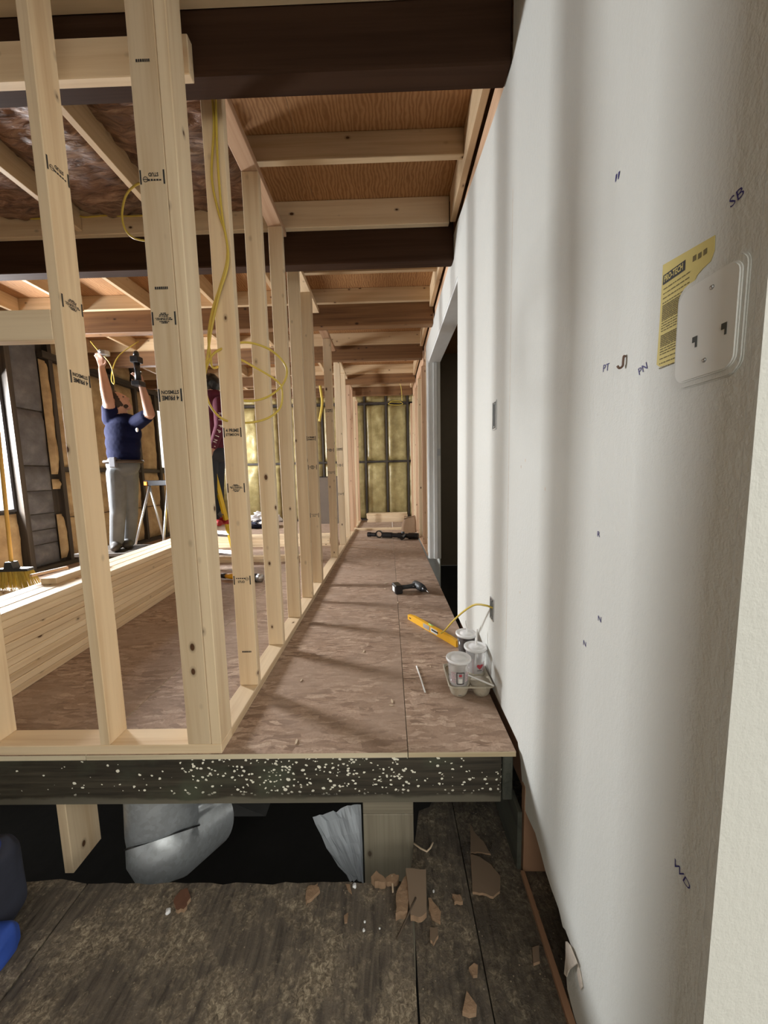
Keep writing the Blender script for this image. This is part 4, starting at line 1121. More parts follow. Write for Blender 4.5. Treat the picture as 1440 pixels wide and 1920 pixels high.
# ------------------------------------------------------------------ under the floor: duct, plastic sheet
Yd = Y0+S+.15
dc = at(308, 1567, 1, Yd); rd_ = .140
duct = thing('round_duct', 'galvanised round duct elbow hanging under the raised floor', 'duct', dc)
def ring(c, n_, r, seg=36):
    n_ = Vector(n_).normalized(); s_ = n_.cross(Vector((.3, 1, .4))).normalized(); t_ = n_.cross(s_)
    return [Vector(c)+(s_*math.cos(2*PI*k/seg)+t_*math.sin(2*PI*k/seg))*r for k in range(seg)]
def loft(name, rings, m_, par, cap=False):
    bm = bmesh.new(); R2 = [[bm.verts.new(p) for p in r] for r in rings]
    for i in range(len(R2)-1):
        for k in range(len(R2[0])): bm.faces.new((R2[i][k], R2[i][(k+1) % len(R2[0])], R2[i+1][(k+1) % len(R2[0])], R2[i+1][k]))
    if cap: bm.faces.new(R2[-1])
    bmesh.ops.recalc_face_normals(bm, faces=bm.faces)
    o = bm_obj(name, bm, m_, par, smooth=True); return o
vd = (dc-CC).normalized()
nt_ = vd.cross(CR*math.cos(.32)+CU*math.sin(.32)); nt_ = nt_ if nt_.z < 0 else -nt_      # the slanted seam of the elbow
up_ = Vector((.03, 0, 1))
loft('upper_section', [ring(up_*.42, (0, 0, -1), rd_*.97), ring(up_*.24, (0, 0, -1), rd_*.97), ring(up_*.14, (0, 0, -1), rd_*.99), ring(up_*.07, Vector((0, 0, -1)).lerp(nt_, .5), rd_), ring((0, 0, 0), nt_, rd_)], galv, duct)
loft('seam_band', [ring(nt_*.0005, nt_, rd_*1.05), ring(nt_*.008, nt_, rd_*1.05)], black_plastic, duct)
n3 = nt_.lerp(Vector((.25, 1, -.25)), .45); n4 = nt_.lerp(Vector((.25, 1, -.25)), .85)
c3 = nt_*.009; c4 = c3+(nt_+n3).normalized()*.035; c5 = c4+(n3+n4).normalized()*.06
loft('lower_section', [ring(c3, nt_, rd_*1.01), ring(c3.lerp(c4, .5), nt_.lerp(n3, .5), rd_*1.02), ring(c4, n3, rd_*.99), ring(c5, n4, rd_*.93), ring(c5+n4.normalized()*.22, n4, rd_*.90)], galv, duct)
def mk_film():
    m, nt, b = new_mat('milky_plastic_sheet')
    b.inputs['Base Color'].default_value = (.62, .68, .75, 1); b.inputs['Roughness'].default_value = .22
    b.inputs['Alpha'].default_value = .72; b.inputs['Specular IOR Level'].default_value = .8
    return m
film = mk_film()
ps_ = thing('plastic_sheet', 'clear crinkled plastic sheet hanging beside the grey post under the rim joist', 'plastic sheet', at(680, 1505, 1, Y0+S+.01))
Lp = [(586, 1532), (592, 1545), (602, 1570), (612, 1590), (623, 1605), (634, 1625), (650, 1640), (656, 1652)]
Rp = [(677, 1505), (678, 1530), (679, 1560), (680, 1580), (680.5, 1600), (681, 1620), (681.5, 1640), (682, 1654)]
bm = bmesh.new(); rows = []; nu = 14
for i, (l, r) in enumerate(zip(Lp, Rp)):
    row = []
    for k in range(nu+1):
        f = k/nu; yy = Y0+S+.012+.055*(1-f)
        p = at(l[0]+(r[0]-l[0])*f, l[1]+(r[1]-l[1])*f, 1, yy)
        p.y += .014*noise.noise(Vector((f*5, i*.8, 2)))+.008*noise.noise(Vector((f*11, i*1.7, 5)))
        if f == 1: p.y = Y0+S+.004
        row.append(bm.verts.new(p-ps_.location))
    rows.append(row)
for i in range(len(rows)-1):
    for k in range(nu): bm.faces.new((rows[i][k], rows[i][k+1], rows[i+1][k+1], rows[i+1][k]))
bm_obj('film', bm, film, ps_, smooth=False)
# dim foundation shapes deep in the crawl space
pad = plain('dark_concrete', (.05, .05, .05), .9, nscale=10, namt=.3)
for (px0, px1, ptop, yy, l) in ((385, 490, 1588, 2.0, 'right of the duct'), (-40, 100, 1600, 2.2, 'behind the short hanging board')):
    a, b_ = at(px0, 1650, 1, yy), at(px1, 1650, 1, yy); q = at((px0+px1)/2, ptop, 1, yy); w_ = (b_.x-a.x)/2
    t = thing('concrete_pier', 'dark concrete pier in the crawl space %s' % l, 'pier', ((a.x+b_.x)/2, yy, -1.10))
    bm = bmesh.new(); add_prism(bm, [(-w_*1.3, 0, 0), (w_*1.3, 0, 0), (w_*.1, 0, max(.1, q.z+1.10)), (-w_*.5, 0, max(.1, q.z+1.10))], (0, .3, 0)); bmesh.ops.recalc_face_normals(bm, faces=bm.faces); bm_obj('pier_block', bm, pad, t)

# ------------------------------------------------------------------ rubble on the lower floor
chunk_m = plain('orange_brown_particle_board', (.32, .21, .13), .85, nscale=45, namt=.35, bumpamt=.5)
face_m = plain('grey_brown_hardboard_face', (.20, .145, .10), .5, nscale=12, namt=.1)
def slab(name, px_pts, th, lab, m_=None, tilt=0.0, z=ZL, jag=0.0, seed=1, cat='board scrap', group=None):
    pts = [at(x, y, 2, z) for x, y in px_pts]; c = sum(pts, Vector())/len(pts)
    r = random.Random(seed); out = []
    for i in range(len(pts)):
        a, b_ = pts[i], pts[(i+1) % len(pts)]
        out.append(a-c)
        if jag:
            for f in (.33, .66): out.append(a+(b_-a)*f-c+Vector((r.uniform(-jag, jag), r.uniform(-jag, jag), 0)))
    bm = bmesh.new(); add_prism(bm, out, (0, 0, th)); bmesh.ops.recalc_face_normals(bm, faces=bm.faces)
    if tilt:
        y0 = min(v.co.y for v in bm.verts)
        for v in bm.verts: v.co.z += (v.co.y-y0)*tilt
    o = bm_obj(name, bm, [m_ or chunk_m, chunk_m], None, loc=(c.x, c.y, z+.001))
    for p in o.data.polygons:
        if p.normal.z < .5: p.material_index = 1
    return tag(o, lab, cat, group)
slab('hardboard_scrap', [(761, 1652), (799, 1654), (800, 1722), (790, 1730), (770, 1728)], .022, 'rectangular grey-brown hardboard piece standing out beside the floor seam', face_m, .25, jag=.002)
slab('board_chunk', [(757, 1660), (762, 1655), (766, 1700), (764, 1722), (742, 1728), (743, 1690)], .030, 'broken orange particle board chunk left of the grey-brown piece', chunk_m, jag=.004, seed=2)
slab('hardboard_scrap', [(882, 1606), (900, 1611), (921, 1626), (938, 1648), (937, 1676), (925, 1686), (905, 1679), (886, 1677)], .010, 'large dark flat board scrap lying by the wall under the rim joist', face_m, jag=.002, seed=3)
slab('hardboard_scrap', [(881, 1545), (888, 1560), (906, 1580), (920, 1604), (895, 1600), (882, 1602)], .006, 'dark broken board end just under the rim joist', face_m, jag=.003, seed=13)
slab('board_chunk', [(696, 1657), (706, 1645), (724, 1662), (722, 1667), (703, 1666)], .028, 'orange particle board chunk at the floor edge in front of the grey post', chunk_m, jag=.002, seed=4)
slab('board_chunk', [(723, 1655), (735, 1648), (748, 1650), (744, 1662), (727, 1663)], .020, 'brown crumbly chunk at the floor edge right of the grey post', chunk_m, jag=.003, seed=5)
slab('board_chunk', [(803, 1690), (808, 1689), (827, 1716), (826, 1735), (811, 1727), (804, 1712)], .012, 'thin tan sliver right of the grey-brown piece', chunk_m, jag=.003, seed=6)
slab('board_chunk', [(806, 1745), (820, 1744), (822, 1760), (813, 1775), (806, 1765)], .012, 'tan pointed flake right of the floor seam', face_m, jag=.002, seed=7)
slab('board_chunk', [(879, 1820), (889, 1811), (896, 1815), (895, 1834), (887, 1835)], .010, 'small tan triangular flake on the dark floor strip', chunk_m, seed=8)
slab('board_chunk', [(875, 1866), (894, 1893), (893, 1907), (880, 1910), (867, 1905)], .014, 'pointed brown flake nearest the camera', chunk_m, seed=9)
slab('board_chunk', [(848, 1683), (862, 1684), (868, 1697), (852, 1698)], .014, 'small brown lump between the floor seams', chunk_m, jag=.003, seed=10)
slab('board_chunk', [(648, 1660), (656, 1661), (660, 1678), (653, 1672)], .006, 'thin brown splinter flake left of the white crumb', chunk_m, seed=11)
slab('board_chunk', [(577, 1668), (596, 1662), (600, 1675), (585, 1690), (574, 1700)], .012, 'pale brown crumb cluster at the edge of the hole', chunk_m, jag=.005, seed=12)
slab('board_chunk', [(326, 1695), (340, 1675), (352, 1672), (358, 1690), (345, 1712), (330, 1712)], .014, 'reddish brown torn flake at the left of the old floor', plain('reddish_bark', (.16, .075, .045), .85, nscale=40, namt=.3), jag=.004, seed=14)
slab('board_chunk', [(645, 1720), (653, 1714), (651, 1732), (646, 1733)], .006, 'tiny tan chip left of the grey-brown piece', chunk_m, seed=15)
slab('board_chunk', [(998, 1782), (1010, 1778), (1012, 1808), (1000, 1812)], .010, 'dark tan flake beside the brown strip at the wall foot', face_m, seed=16)
slab('board_chunk', [(1002, 1706), (1012, 1712), (1008, 1722), (1000, 1716)], .008, 'small grey chip on the dark strip by the wall', face_m, seed=17)
wc = plain('white_crumb', (.80, .82, .84), .6)
for i, (px, py, s_) in enumerate(((665, 1663, .0075), (315, 1711, .009), (684, 1730, .0035), (682, 1745, .0042), (712, 1742, .003), (908, 1590, .003), (813, 1672, .0042), (1014, 1740, .0042))):
    bm = bmesh.new(); bmesh.ops.create_icosphere(bm, subdivisions=2, radius=s_)
    for v in bm.verts: v.co *= 1+.5*noise.noise(v.co*180+Vector((i*3, 0, 0))); v.co.z = max(v.co.z*.7+s_*.45, 0)
    p = at(px, py, 2, ZL); o = bm_obj('plaster_crumb', bm, wc, None, loc=(p.x, p.y, ZL+.001))
    tag(o, 'small white plaster crumb on the old floor', 'crumb', 'white crumbs on the old floor')
spl = plain('dark_splinter_wood', (.09, .065, .045), .8)
for i, (a, b_, h0, h1, l) in enumerate((((780, 1700), (744, 1765), .035, .006, 'long dark splinter leaning over the grey-brown piece'), ((800, 1600), (812, 1592), .02, .03, 'bent pale splinter beside the grey post'), ((735, 1650), (737, 1676), .02, .004, 'pale thin splinter at the floor edge'))):
    p, q = at(*a, 2, ZL), at(*b_, 2, ZL); p.z += h0; q.z += h1
    if i == 1: pts = [at(776, 1590, 2, ZL)+Vector((0, 0, .02)), p+Vector((0, -.01, 0)), q]
    else: pts = [p, (p+q)/2, q]
    tag(tube('splinter', pts, .0035, spl if i == 0 else chip, None, 5, 2), l, 'splinter')
# brown trim strip on the floor along the wall foot
a_, b2 = at(979, 1638, 2, ZL), at(1066, 1920, 2, ZL)
o = prism('trim_strip', [a_+Vector((-.006, 0, 0)), a_+Vector((.008, 0, 0)), Vector((b2.x+.012, .3, ZL)), Vector((b2.x-.014, .3, ZL))], (0, 0, .014), brown_board)
tag(o, 'narrow brown strip lying along the foot of the right wall', 'strip')

# dark bag with a blue panel at the left edge
navy = plain('dark_navy_fabric', (.030, .034, .055), .8, nscale=18, namt=.3, bumpamt=.2)
blue = plain('bright_blue_fabric', (.03, .085, .42), .6, nscale=20, namt=.12)
bg_ = at(-8, 1815, 2, ZL)
bag = thing('tool_bag', 'dark bag with a bright blue rounded panel at the left edge of the old floor', 'bag', (bg_.x-.095, bg_.y+.045, ZL), .1)
def superell(name, c0, r, m_, par, e=.45, wob=.06, zmin=0.0, sub=5):
    bm = bmesh.new(); bmesh.ops.create_icosphere(bm, subdivisions=sub, radius=1)
    for v in bm.verts:
        c = v.co.copy(); k = 1+wob*noise.noise(c*2.4+Vector(c0)*9)
        q_ = [math.copysign(abs(a)**e, a) for a in c]
        v.co = Vector((c0[0]+q_[0]*r[0]*k, c0[1]+q_[1]*r[1]*k, max(zmin, c0[2]+q_[2]*r[2]*k)))
    return bm_obj(name, bm, m_, par, smooth=True)
superell('bag_body', (-.02, .03, .155), (.085, .085, .152), navy, bag)
superell('blue_panel', (.070, -.050, .055), (.062, .055, .053), blue, bag, .6)
superell('side_pocket', (-.03, -.070, .14), (.060, .028, .075), navy, bag)
bm = bmesh.new(); add_tube(bm, smoothpath([(.05, .02, .29), (.055, .03, .335), (.0, .03, .355), (-.055, .03, .335), (-.05, .02, .29)], 5), .010, 8); bm_obj('strap', bm, plain('blue_strap', (.03, .05, .20), .7), bag, smooth=True)

# ------------------------------------------------------------------ people
def capsule(bm, a, b_, ra, rb_, seg=12):
    a, b_ = Vector(a), Vector(b_); n_ = 5
    pts = []; rs = []; d = (b_-a); L_ = d.length; d = d.normalized() if L_ > 1e-6 else Vector((0, 0, 1))
    for k in range(n_): t = -PI/2+PI/2*k/n_; pts.append(a+d*ra*math.sin(t)); rs.append(max(1e-4, ra*math.cos(t)))
    pts.append(a); rs.append(ra); pts.append(b_); rs.append(rb_)
    for k in range(1, n_+1): t = PI/2*k/n_; pts.append(b_+d*rb_*math.sin(t)); rs.append(max(1e-4, rb_*math.cos(t)))
    add_tube(bm, pts, rs, seg)
def ellipsoid(bm, c, r, rot=None):
    t = bmesh.ops.create_icosphere(bm, subdivisions=3, radius=1)
    Mr = Euler(rot).to_matrix() if rot else Matrix.Identity(3)
    for v in t['verts']: v.co = Vector(c)+Mr @ Vector((v.co.x*r[0], v.co.y*r[1], v.co.z*r[2]))
def build_body(name, prims, mats, parent, voxel=.0085):
    """prims: (kind, cls, args); one continuous remeshed surface, coloured by the nearest limb's class"""
    bm = bmesh.new()
    for kind, cls, a in prims:
        (capsule if kind == 'c' else ellipsoid)(bm, *a)
    bmesh.ops.recalc_face_normals(bm, faces=bm.faces)
    me = bpy.data.meshes.new(name); bm.to_mesh(me); bm.free()
    o = bpy.data.objects.new(name, me); COL.objects.link(o)
    r = o.modifiers.new('r', 'REMESH'); r.mode = 'VOXEL'; r.voxel_size = voxel
    s_ = o.modifiers.new('s', 'SMOOTH'); s_.factor = .5; s_.iterations = 5
    dg = bpy.context.evaluated_depsgraph_get(); me2 = bpy.data.meshes.new_from_object(o.evaluated_get(dg))
    bpy.data.objects.remove(o); bpy.data.meshes.remove(me)
    for m_ in mats: me2.materials.append(m_)
    nf = len(me2.polygons); ce = np.zeros(nf*3); me2.polygons.foreach_get('center', ce); ce = ce.reshape(-1, 3)
    best = np.full(nf, 1e9); cl = np.zeros(nf, int)
    for kind, cls, a in prims:
        if kind == 'c':
            p, q = np.array(a[0]), np.array(a[1]); d = q-p; L2 = max(1e-9, d@d)
            t = np.clip(((ce-p)@d)/L2, 0, 1); dist = np.linalg.norm(ce-(p+t[:, None]*d), axis=1)-(a[2]+(a[3]-a[2])*t)
        else:
            Mr = np.array(Euler(a[2]).to_matrix()) if len(a) > 2 and a[2] else np.eye(3)
            loc = (ce-np.array(a[0]))@Mr; k0 = np.linalg.norm(loc/np.array(a[1]), axis=1); dist = (k0-1)*min(a[1])
        m_ = dist < best; best[m_] = dist[m_]; cl[m_] = cls
    me2.polygons.foreach_set('material_index', cl.astype(np.int32))
    me2.polygons.foreach_set('use_smooth', [True]*nf); me2.update()
    return link(bpy.data.objects.new(name, me2), parent)
def hand(prims, cls, wrist, dirv, side, curl=.5, normal=None):
    """palm and five bent fingers growing from the wrist along dirv; side = direction of the thumb"""
    d = Vector(dirv).normalized(); sd = Vector(side); sd = (sd-d*sd.dot(d)).normalized(); nn_ = d.cross(sd)
    if normal is not None and nn_.dot(Vector(normal)) < 0: nn_ = -nn_
    w_ = Vector(wrist); pc = w_+d*.045
    for k in (-1, 0, 1): prims.append(('c', cls, (w_+d*.012+sd*k*.012, w_+d*.085+sd*k*.026, .016, .014)))
    for k, (off, L_) in enumerate(((.033, .072), (.011, .080), (-.011, .075), (-.032, .060))):
        b0 = w_+d*.088+sd*off; b1 = b0+(d*math.cos(curl*.6)+nn_*math.sin(curl*.6))*L_*.5; b2_ = b1+(d*math.cos(curl*1.6)+nn_*math.sin(curl*1.6))*L_*.5
        prims.append(('c', cls, (b0, b1, .0095, .0088))); prims.append(('c', cls, (b1, b2_, .0088, .0075)))
    t0 = w_+d*.030+sd*.026; t1 = t0+(d*.6+sd*.75+nn_*.2).normalized()*.042; t2 = t1+(d*.9+sd*.25+nn_*.45).normalized()*.030
    prims.append(('c', cls, (t0, t1, .012, .010))); prims.append(('c', cls, (t1, t2, .010, .008)))
skin = plain('tan_skin', (.50, .285, .20), .55, nscale=14, namt=.08)  # one skin tone with slight random variation, for both people
navy_shirt = plain('navy_cotton_shirt', (.005, .007, .034), .9, spec=.15, nscale=25, namt=.2, bumpamt=.25)
grey_pants = plain('dusty_grey_work_trousers', (.115, .12, .125), .85, nscale=9, namt=.35, bumpamt=.25)
boot = plain('dark_boot_leather', (.03, .025, .022), .6)
hairm = plain('dark_brown_hair', (.035, .020, .012), .7, nscale=40, namt=.3, bumpamt=.4)
belt_m = plain('brown_leather_belt', (.045, .026, .016), .5)
PY = 3.85
def B(px, py, y=PY): return at(px, py, 1, y)
man = thing('person', 'person in navy T-shirt and grey work trousers reaching up to the ceiling with a drill', 'person', Vector((B(232, 1030).x, PY, .265)))
mo = man.location
def m2(px, py, y=PY): return B(px, py, y)-mo
pr_ = []
hipL, hipR = m2(219, 888, PY-.02), m2(241, 888, PY+.07)
kneeL, kneeR = m2(221, 962, PY-.06), m2(245, 962, PY+.10)
ankL, ankR = m2(219, 1020, PY+.0), m2(241, 1016, PY+.16)
for h_, k_, a_3 in ((hipL, kneeL, ankL), (hipR, kneeR, ankR)):
    pr_.append(('c', 1, (h_, k_, .098, .072))); pr_.append(('c', 1, (k_, a_3, .074, .066)))
    ft_ = Vector((a_3.x, a_3.y, 0)); 
    pr_.append(('c', 2, (Vector((a_3.x, a_3.y, .055)), Vector((a_3.x+.09, a_3.y-.15, .042)), .052, .040)))
pel = m2(231, 872, PY+.02); wst = m2(232, 850, PY+.02); chest = m2(231, 812, PY+.01); ush = m2(232, 790, PY+.01)
pr_ += [('e', 1, (pel, (.172, .125, .13))), ('e', 0, (wst, (.172, .125, .15))), ('e', 0, (m2(231, 832), (.178, .128, .16))), ('e', 0, (chest, (.188, .128, .16))), ('e', 0, (ush, (.165, .105, .085)))]
shR, elR, wrR = m2(208, 788, PY-.0), m2(203, 752, PY-.17), m2(191, 692, PY-.11)
shL, elL, wrL = m2(257, 792, PY+.0), m2(281, 776, PY-.10), m2(266, 724, PY-.12)
pr_ += [('c', 0, (shR, shR+(elR-shR)*.62, .080, .068)), ('c', 3, (shR+(elR-shR)*.6, elR, .056, .049)), ('c', 3, (elR, elR+(wrR-elR)*.35, .050, .050)), ('c', 3, (elR+(wrR-elR)*.35, wrR, .050, .031))]
pr_ += [('c', 0, (shL, shL+(elL-shL)*.70, .080, .068)), ('c', 3, (shL+(elL-shL)*.6, elL, .054, .047)), ('c', 3, (elL, elL+(wrL-elL)*.35, .048, .046)), ('c', 3, (elL+(wrL-elL)*.35, wrL, .046, .030))]
hand(pr_, 3, wrR, m2(187, 664, PY-.10)-wrR, (1, 0, 0), .6, (0, -1, 0)); hand(pr_, 3, wrL, m2(258, 700, PY-.12)-wrL, (-1, 0, 0), .9, (0, -1, .0))
fd = Vector((.86, .10, .46)).normalized(); fu = Vector((-.45, -.05, .9)); fu = (fu-fd*fu.dot(fd)).normalized(); fs = fd.cross(fu)
HROT = Matrix((fs, fd, fu)).transposed().to_euler()
nk, hdc = m2(229, 783, PY+.0), m2(222, 754, PY-.01)
pr_ += [('c', 3, (m2(231, 792), m2(226, 768, PY-.0), .060, .056)), ('e', 3, (hdc, (.078, .094, .112), tuple(HROT)))]
# face turned to the right and up: nose, brow, chin, ear
pr_ += [('c', 3, (hdc+fd*.080+fu*.012, hdc+fd*.108-fu*.018, .010, .015)), ('e', 3, (hdc+fd*.060-fu*.085, (.040, .040, .034))), ('c', 3, (hdc+fd*.084+fu*.028-fs*.03, hdc+fd*.084+fu*.028+fs*.03, .012, .012)),
        ('c', 3, (hdc+fd*.090-fu*.050-fs*.018, hdc+fd*.090-fu*.050+fs*.018, .009, .009)), ('e', 3, (hdc+fs*.080-fu*.005, (.018, .024, .032))), ('e', 3, (hdc-fs*.080-fu*.005, (.018, .024, .032)))]
body = build_body('body', pr_, [navy_shirt, grey_pants, boot, skin], man, .0085)
eye = plain('eye', (.03, .02, .02), .3)
for k in (-1, 1):
    bm = bmesh.new(); ellipsoid(bm, hdc+fd*.086+fu*.010+fs*k*.030, (.009, .009, .006)); bm_obj('eye', bm, eye, man, smooth=True)
bm = bmesh.new(); bmesh.ops.create_icosphere(bm, subdivisions=4, radius=1)
Mh = Matrix((fs, fd, fu)).transposed()
for v in bm.verts:
    c = v.co.copy(); l = Vector((c.x*.093, c.y*.104-.010, c.z*.119+.012))
    if l.y > .058-.35*max(0, l.z-.06) or l.z < -.08: l *= .80
    v.co = hdc+Mh @ (l*(1+.03*noise.noise(c*5)))
bm_obj('hair', bm, hairm, man, smooth=True)
bm = bmesh.new(); ellipsoid(bm, hdc+fd*.050-fu*.080, (.046, .046, .030)); bm_obj('beard', bm, hairm, man, smooth=True)
bz = m2(232, 866, PY+.02)
bm = bmesh.new(); bt = [Vector((bz.x+.185*math.cos(2*PI*k/28), bz.y+.142*math.sin(2*PI*k/28), bz.z+.0)) for k in range(29)]; add_tube(bm, bt, .019, 6, False); bm_obj('belt', bm, belt_m, man, smooth=True)
q = m2(213, 868, PY-.12)
box('belt_pouch', q.x-.035, q.x+.035, q.y-.025, q.y+.02, q.z-.05, q.z+.06, plain('grey_belt_pouch', (.12, .12, .14), .6), man, .008)
bm = bmesh.new(); e_ = m2(257, 806, PY-.13); ellipsoid(bm, e_, (.016, .006, .022)); bm_obj('shirt_emblem', bm, white_paper, man)
# stacked plank stand under the man
sx_ = mo.x
stp = thing('work_platform', 'low dark wooden work platform the person in navy stands on', 'platform', (sx_, PY+.05, 0))
for k in range(4): box('platform_plank', -.40, .40, -.24+.125*k, -.24+.125*k+.12, .225, .262, stud_dark_x, stp, .003)
for x in (-.36, .30): box('platform_bearer', x, x+.06, -.23, .25, 0, .224, stud_dark_x, stp)
# what he holds
tdr = B(258, 700, PY-.16)
td = thing('cordless_drill', 'black cordless drill held up in the hand of the person in navy', 'drill', tdr)
bm = bmesh.new(); add_box(bm, -.045, .045, -.04, .04, .10, .165, .008); bm_obj('motor_housing', bm, black_plastic, td)
bm = bmesh.new(); add_tube(bm, [(0, 0, -.075), (0, 0, .02), (0, 0, .10)], [.030, .026, .030], 10); bm_obj('handle', bm, black_plastic, td, smooth=True)
bm = bmesh.new(); add_box(bm, -.045, .045, -.05, .05, -.13, -.076, .008); bm_obj('battery', bm, black_plastic, td)
bm = bmesh.new(); add_tube(bm, [(.0, 0, .166), (.004, 0, .205), (.006, 0, .22)], [.026, .024, .012], 12); bm_obj('chuck', bm, black_plastic, td, smooth=True)
jb = B(195, 662, PY-.12)
jt = thing('junction_box', 'small metal junction box held up in the raised hand of the person in navy', 'electrical box', jb)
bm = bmesh.new(); add_lathe(bm, [(.0001, -.02), (.05, -.02), (.052, .018), (.046, .018), (.046, -.012), (.0001, -.012)], 8); bm_obj('box_shell', bm, steel, jt)
box('box_tab', -.012, .012, -.075, -.05, -.004, .003, steel, jt)
cab('hanging_cable', [B(170, 640, PY-.06), B(182, 655, PY-.06), B(205, 680, PY-.04), B(213, 705, PY), B(214, 720, PY), B(209, 712, PY), B(212, 690, PY), B(225, 665, PY+.05), B(260, 640, PY+.1)], 'pale yellow cable hanging at the junction box above the person in navy')

# second person on a ladder, mostly hidden by the studs
PY2 = 3.95
maroon = plain('maroon_sweatshirt', (.10, .011, .030), .85, nscale=20, namt=.2, bumpamt=.2)
jeans = plain('dark_jeans', (.030, .036, .048), .85, nscale=20, namt=.25)
redm = plain('red_shoe', (.42, .03, .035), .5)
def C2(px, py, y=PY2): return at(px, py, 1, y)
pz = .50
per2 = thing('person', 'person in maroon sweatshirt with white sleeve lettering standing on the yellow ladder', 'person', (C2(398, 980).x, PY2, pz))
po = per2.location
def n2(px, py, y=PY2): return C2(px, py, y)-po
pr2 = []
for hx, ax, yo in ((393, 394, -.03), (406, 410, .08)):
    h_, k_, a_3 = n2(hx, 856, PY2+yo), n2(hx+2, 915, PY2+yo-.05), n2(ax, 972, PY2+yo)
    pr2 += [('c', 1, (h_, k_, .095, .070)), ('c', 1, (k_, a_3, .070, .056)), ('c', 2, (Vector((a_3.x, a_3.y, .045)), Vector((a_3.x+.13, a_3.y-.06, .040)), .048, .038))]
pr2 += [('e', 1, (n2(400, 848), (.165, .125, .12))), ('e', 0, (n2(400, 828), (.175, .135, .15))), ('e', 0, (n2(399, 796), (.180, .130, .16))), ('e', 0, (n2(398, 765), (.175, .115, .12))), ('e', 0, (n2(397, 742), (.12, .09, .07)))]
sh2, el2, wr2 = n2(412, 756, PY2-.10), n2(413, 800, PY2-.17), n2(400, 836, PY2-.22)
pr2 += [('c', 0, (sh2, el2, .070, .058)), ('c', 0, (el2, wr2, .058, .044)), ('c', 3, (wr2, wr2+(wr2-el2)*.12, .032, .03))]
hand(pr2, 3, wr2+(wr2-el2)*.1, (wr2-el2), (0, -1, 0), .5)
sh3, el3, wr3 = n2(380, 760, PY2+.02), n2(362, 740, PY2-.04), n2(358, 690, PY2-.05)
pr2 += [('c', 0, (sh3, el3, .070, .056)), ('c', 0, (el3, wr3, .055, .042))]
hand(pr2, 3, wr3, Vector((0, -.1, 1)), (1, 0, 0), .5)
hd2 = n2(396, 722, PY2)
pr2 += [('c', 3, (n2(397, 745), n2(396, 728), .055, .052)), ('e', 3, (hd2, (.078, .092, .108)))]
fd2 = Vector((-.8, -.3, .3)).normalized()
pr2 += [('c', 3, (hd2+fd2*.085+Vector((0, 0, .01)), hd2+fd2*.108-Vector((0, 0, .012)), .010, .014)), ('e', 3, (hd2+fd2*.055-Vector((0, 0, .08)), (.036, .036, .03)))]
build_body('body', pr2, [maroon, jeans, redm, skin], per2, .0095)
bm = bmesh.new(); bmesh.ops.create_icosphere(bm, subdivisions=4, radius=1)
for v in bm.verts:
    c = v.co.copy(); l = Vector((c.x*.092, c.y*.106, c.z*.112+.014))
    if l.dot(fd2) > .045 and l.z < .05: l *= .82
    v.co = hd2+l*(1+.07*noise.noise(c*4))
bm_obj('hair', bm, plain('glossy_black_hair', (.012, .011, .012), .3, nscale=30, namt=.3, bumpamt=.3), per2, smooth=True)
# sleeve lettering runs down the arm
bm = bmesh.new()
for i, ch in enumerate("RIPPIN'"):
    f = i/6; p = el2.lerp(wr2, max(0, (f-.35)/.65)) if f > .35 else sh2.lerp(el2, .45+f/.35*.55)
    d = ((wr2-el2) if f > .35 else (el2-sh2)).normalized()
    tocam = (CC-(po+p)).normalized()
    rr_ = .075 if f < .5 else .066
    Fm = frame(p+tocam*rr_, d, d.cross(tocam)*-1)
    if Fm.to_3x3().col[2].dot(tocam) < 0: Fm = frame(p+tocam*rr_, d, d.cross(tocam))
    bm_text(bm, ch, Fm, .052, .05)
bm_obj('sleeve_lettering', bm, white_paper, per2)

# yellow step ladder
lad = thing('step_ladder', 'yellow step ladder standing in the room under the person in maroon', 'ladder', (0, 0, 0))
t0, t1 = at(392, 850, 1, 3.86), at(446, 1062, 2, 0.0)
w3 = Vector((-.42, .18, 0))
alum = plain('brushed_aluminium', (.62, .63, .64), .35, .8)
def rail(a, b_, m_, nm):
    bm = bmesh.new(); add_tube(bm, [a, b_], [.030, .032], 4, True, .55); return bm_obj(nm, bm, m_, lad)
rail(t1, t0+(t0-t1)*.10, yellow_fib, 'front_rail'); rail(t1+w3*1.15, t0+(t0-t1)*.10+w3, yellow_fib, 'front_rail')
back = Vector((-.55, .75, 0))
for k in (0, 1):
    a = t0+(t0-t1)*.08+w3*k+Vector((-.04, .07, 0)); b2_ = Vector((t0.x+back.x+w3.x*k*1.1, t0.y+back.y+w3.y*k, 0)); rail(b2_, a, yellow_fib, 'rear_rail')
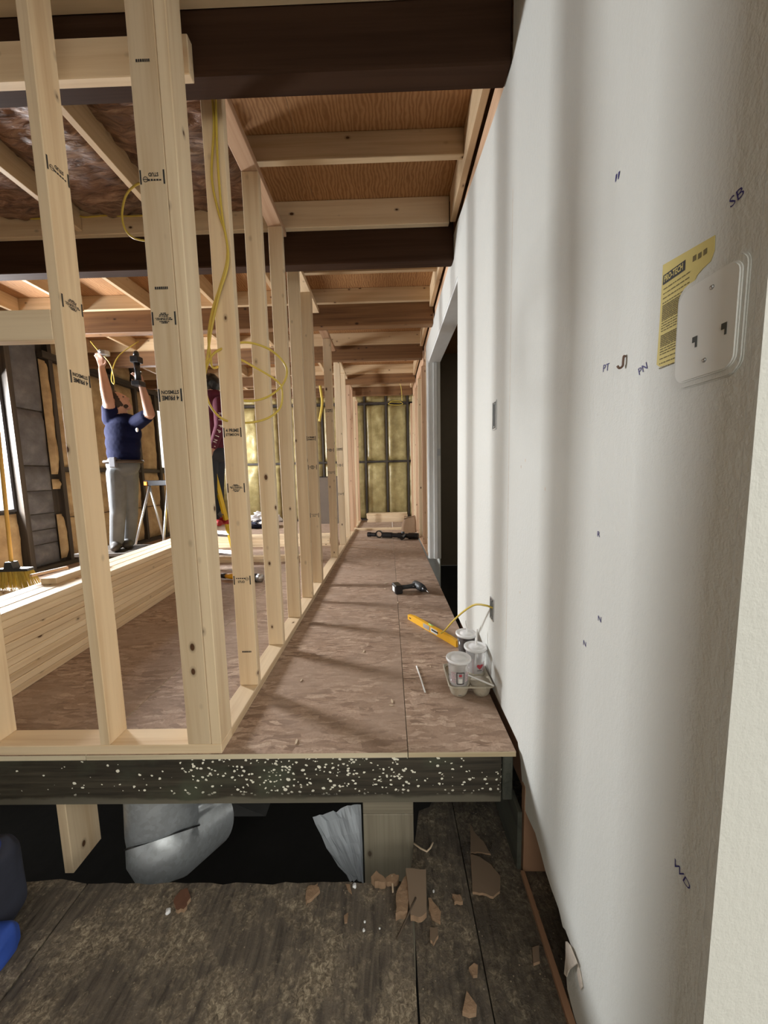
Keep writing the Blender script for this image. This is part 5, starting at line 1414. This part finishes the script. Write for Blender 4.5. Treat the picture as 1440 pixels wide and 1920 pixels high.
for f in (.12, .30, .48, .66, .84):
    a = t1.lerp(t0, f); b2_ = (t1+w3*1.15).lerp(t0+w3, f)
    bm = bmesh.new(); add_tube(bm, [a, b2_], .034, 4, True, .5); bm_obj('rung', bm, alum, lad)
bm = bmesh.new(); add_box(bm, -.27, .27, -.10, .10, 0, .045, .01); tp = bm_obj('top_cap', bm, plain('red_top_cap', (.4, .03, .03), .5), lad)
tp.location = t0+(t0-t1)*.10+w3*.5+Vector((-.03, .05, 0)); tp.rotation_euler = (0, 0, math.atan2(w3.y, w3.x))
# folding sawhorse beside the man
sw = at(284, 905, 1, 4.62)
sh_ = thing('sawhorse', 'folding sawhorse with grey legs and orange clamp beside the person in navy', 'sawhorse', (sw.x, 4.62, 0), -.3)
box('top_rail', -.10, .34, -.03, .03, sw.z-.04, sw.z+.03, black_plastic, sh_, .006)
box('clamp', -.085, -.03, -.045, -.031, sw.z-.035, sw.z+.015, plain('orange_plastic', (.75, .22, .02), .45), sh_, .004)
for x, dx in ((-.04, -.10), (.28, .10)):
    for dy in (-.26, .26):
        bm = bmesh.new(); add_tube(bm, [(x, 0, sw.z-.041), (x+dx, dy, 0)], .014, 8); bm_obj('leg', bm, steel, sh_, smooth=True)

# ------------------------------------------------------------------ details that ride on a part become its sub-parts
SUB = {'battery_label': 'battery', 'driver_bit': 'chuck', 'trigger': 'handle', 'screw': 'raised_face', 'slot': 'raised_face', 'sleeve_lettering': 'body', 'shirt_emblem': 'body',
       'print': 'cup_wall', 'heart_print': 'cup_wall', 'label_plate': 'level_body', 'vial': 'level_body', 'hang_hole': 'level_body', 'header_text': 'header_bar', 'rolled_top': 'bag_body', 'blue_panel': 'bag_body', 'side_pocket': 'bag_body'}
base = lambda o: o.name.split('.')[0]
for t in [o for o in bpy.data.objects if o.type == 'EMPTY' and o.parent is None]:
    kids = list(t.children)
    for o in kids:
        tgt = SUB.get(base(o))
        p = next((k for k in kids if base(k) == tgt), None) if tgt else None
        if p is not None and p.location.length == 0: o.parent = p
for o in bpy.data.objects:                                   # grammar of the part labels
    if o.name.startswith('grade_stamp'): o['label'] = 'black ink grade stamp'
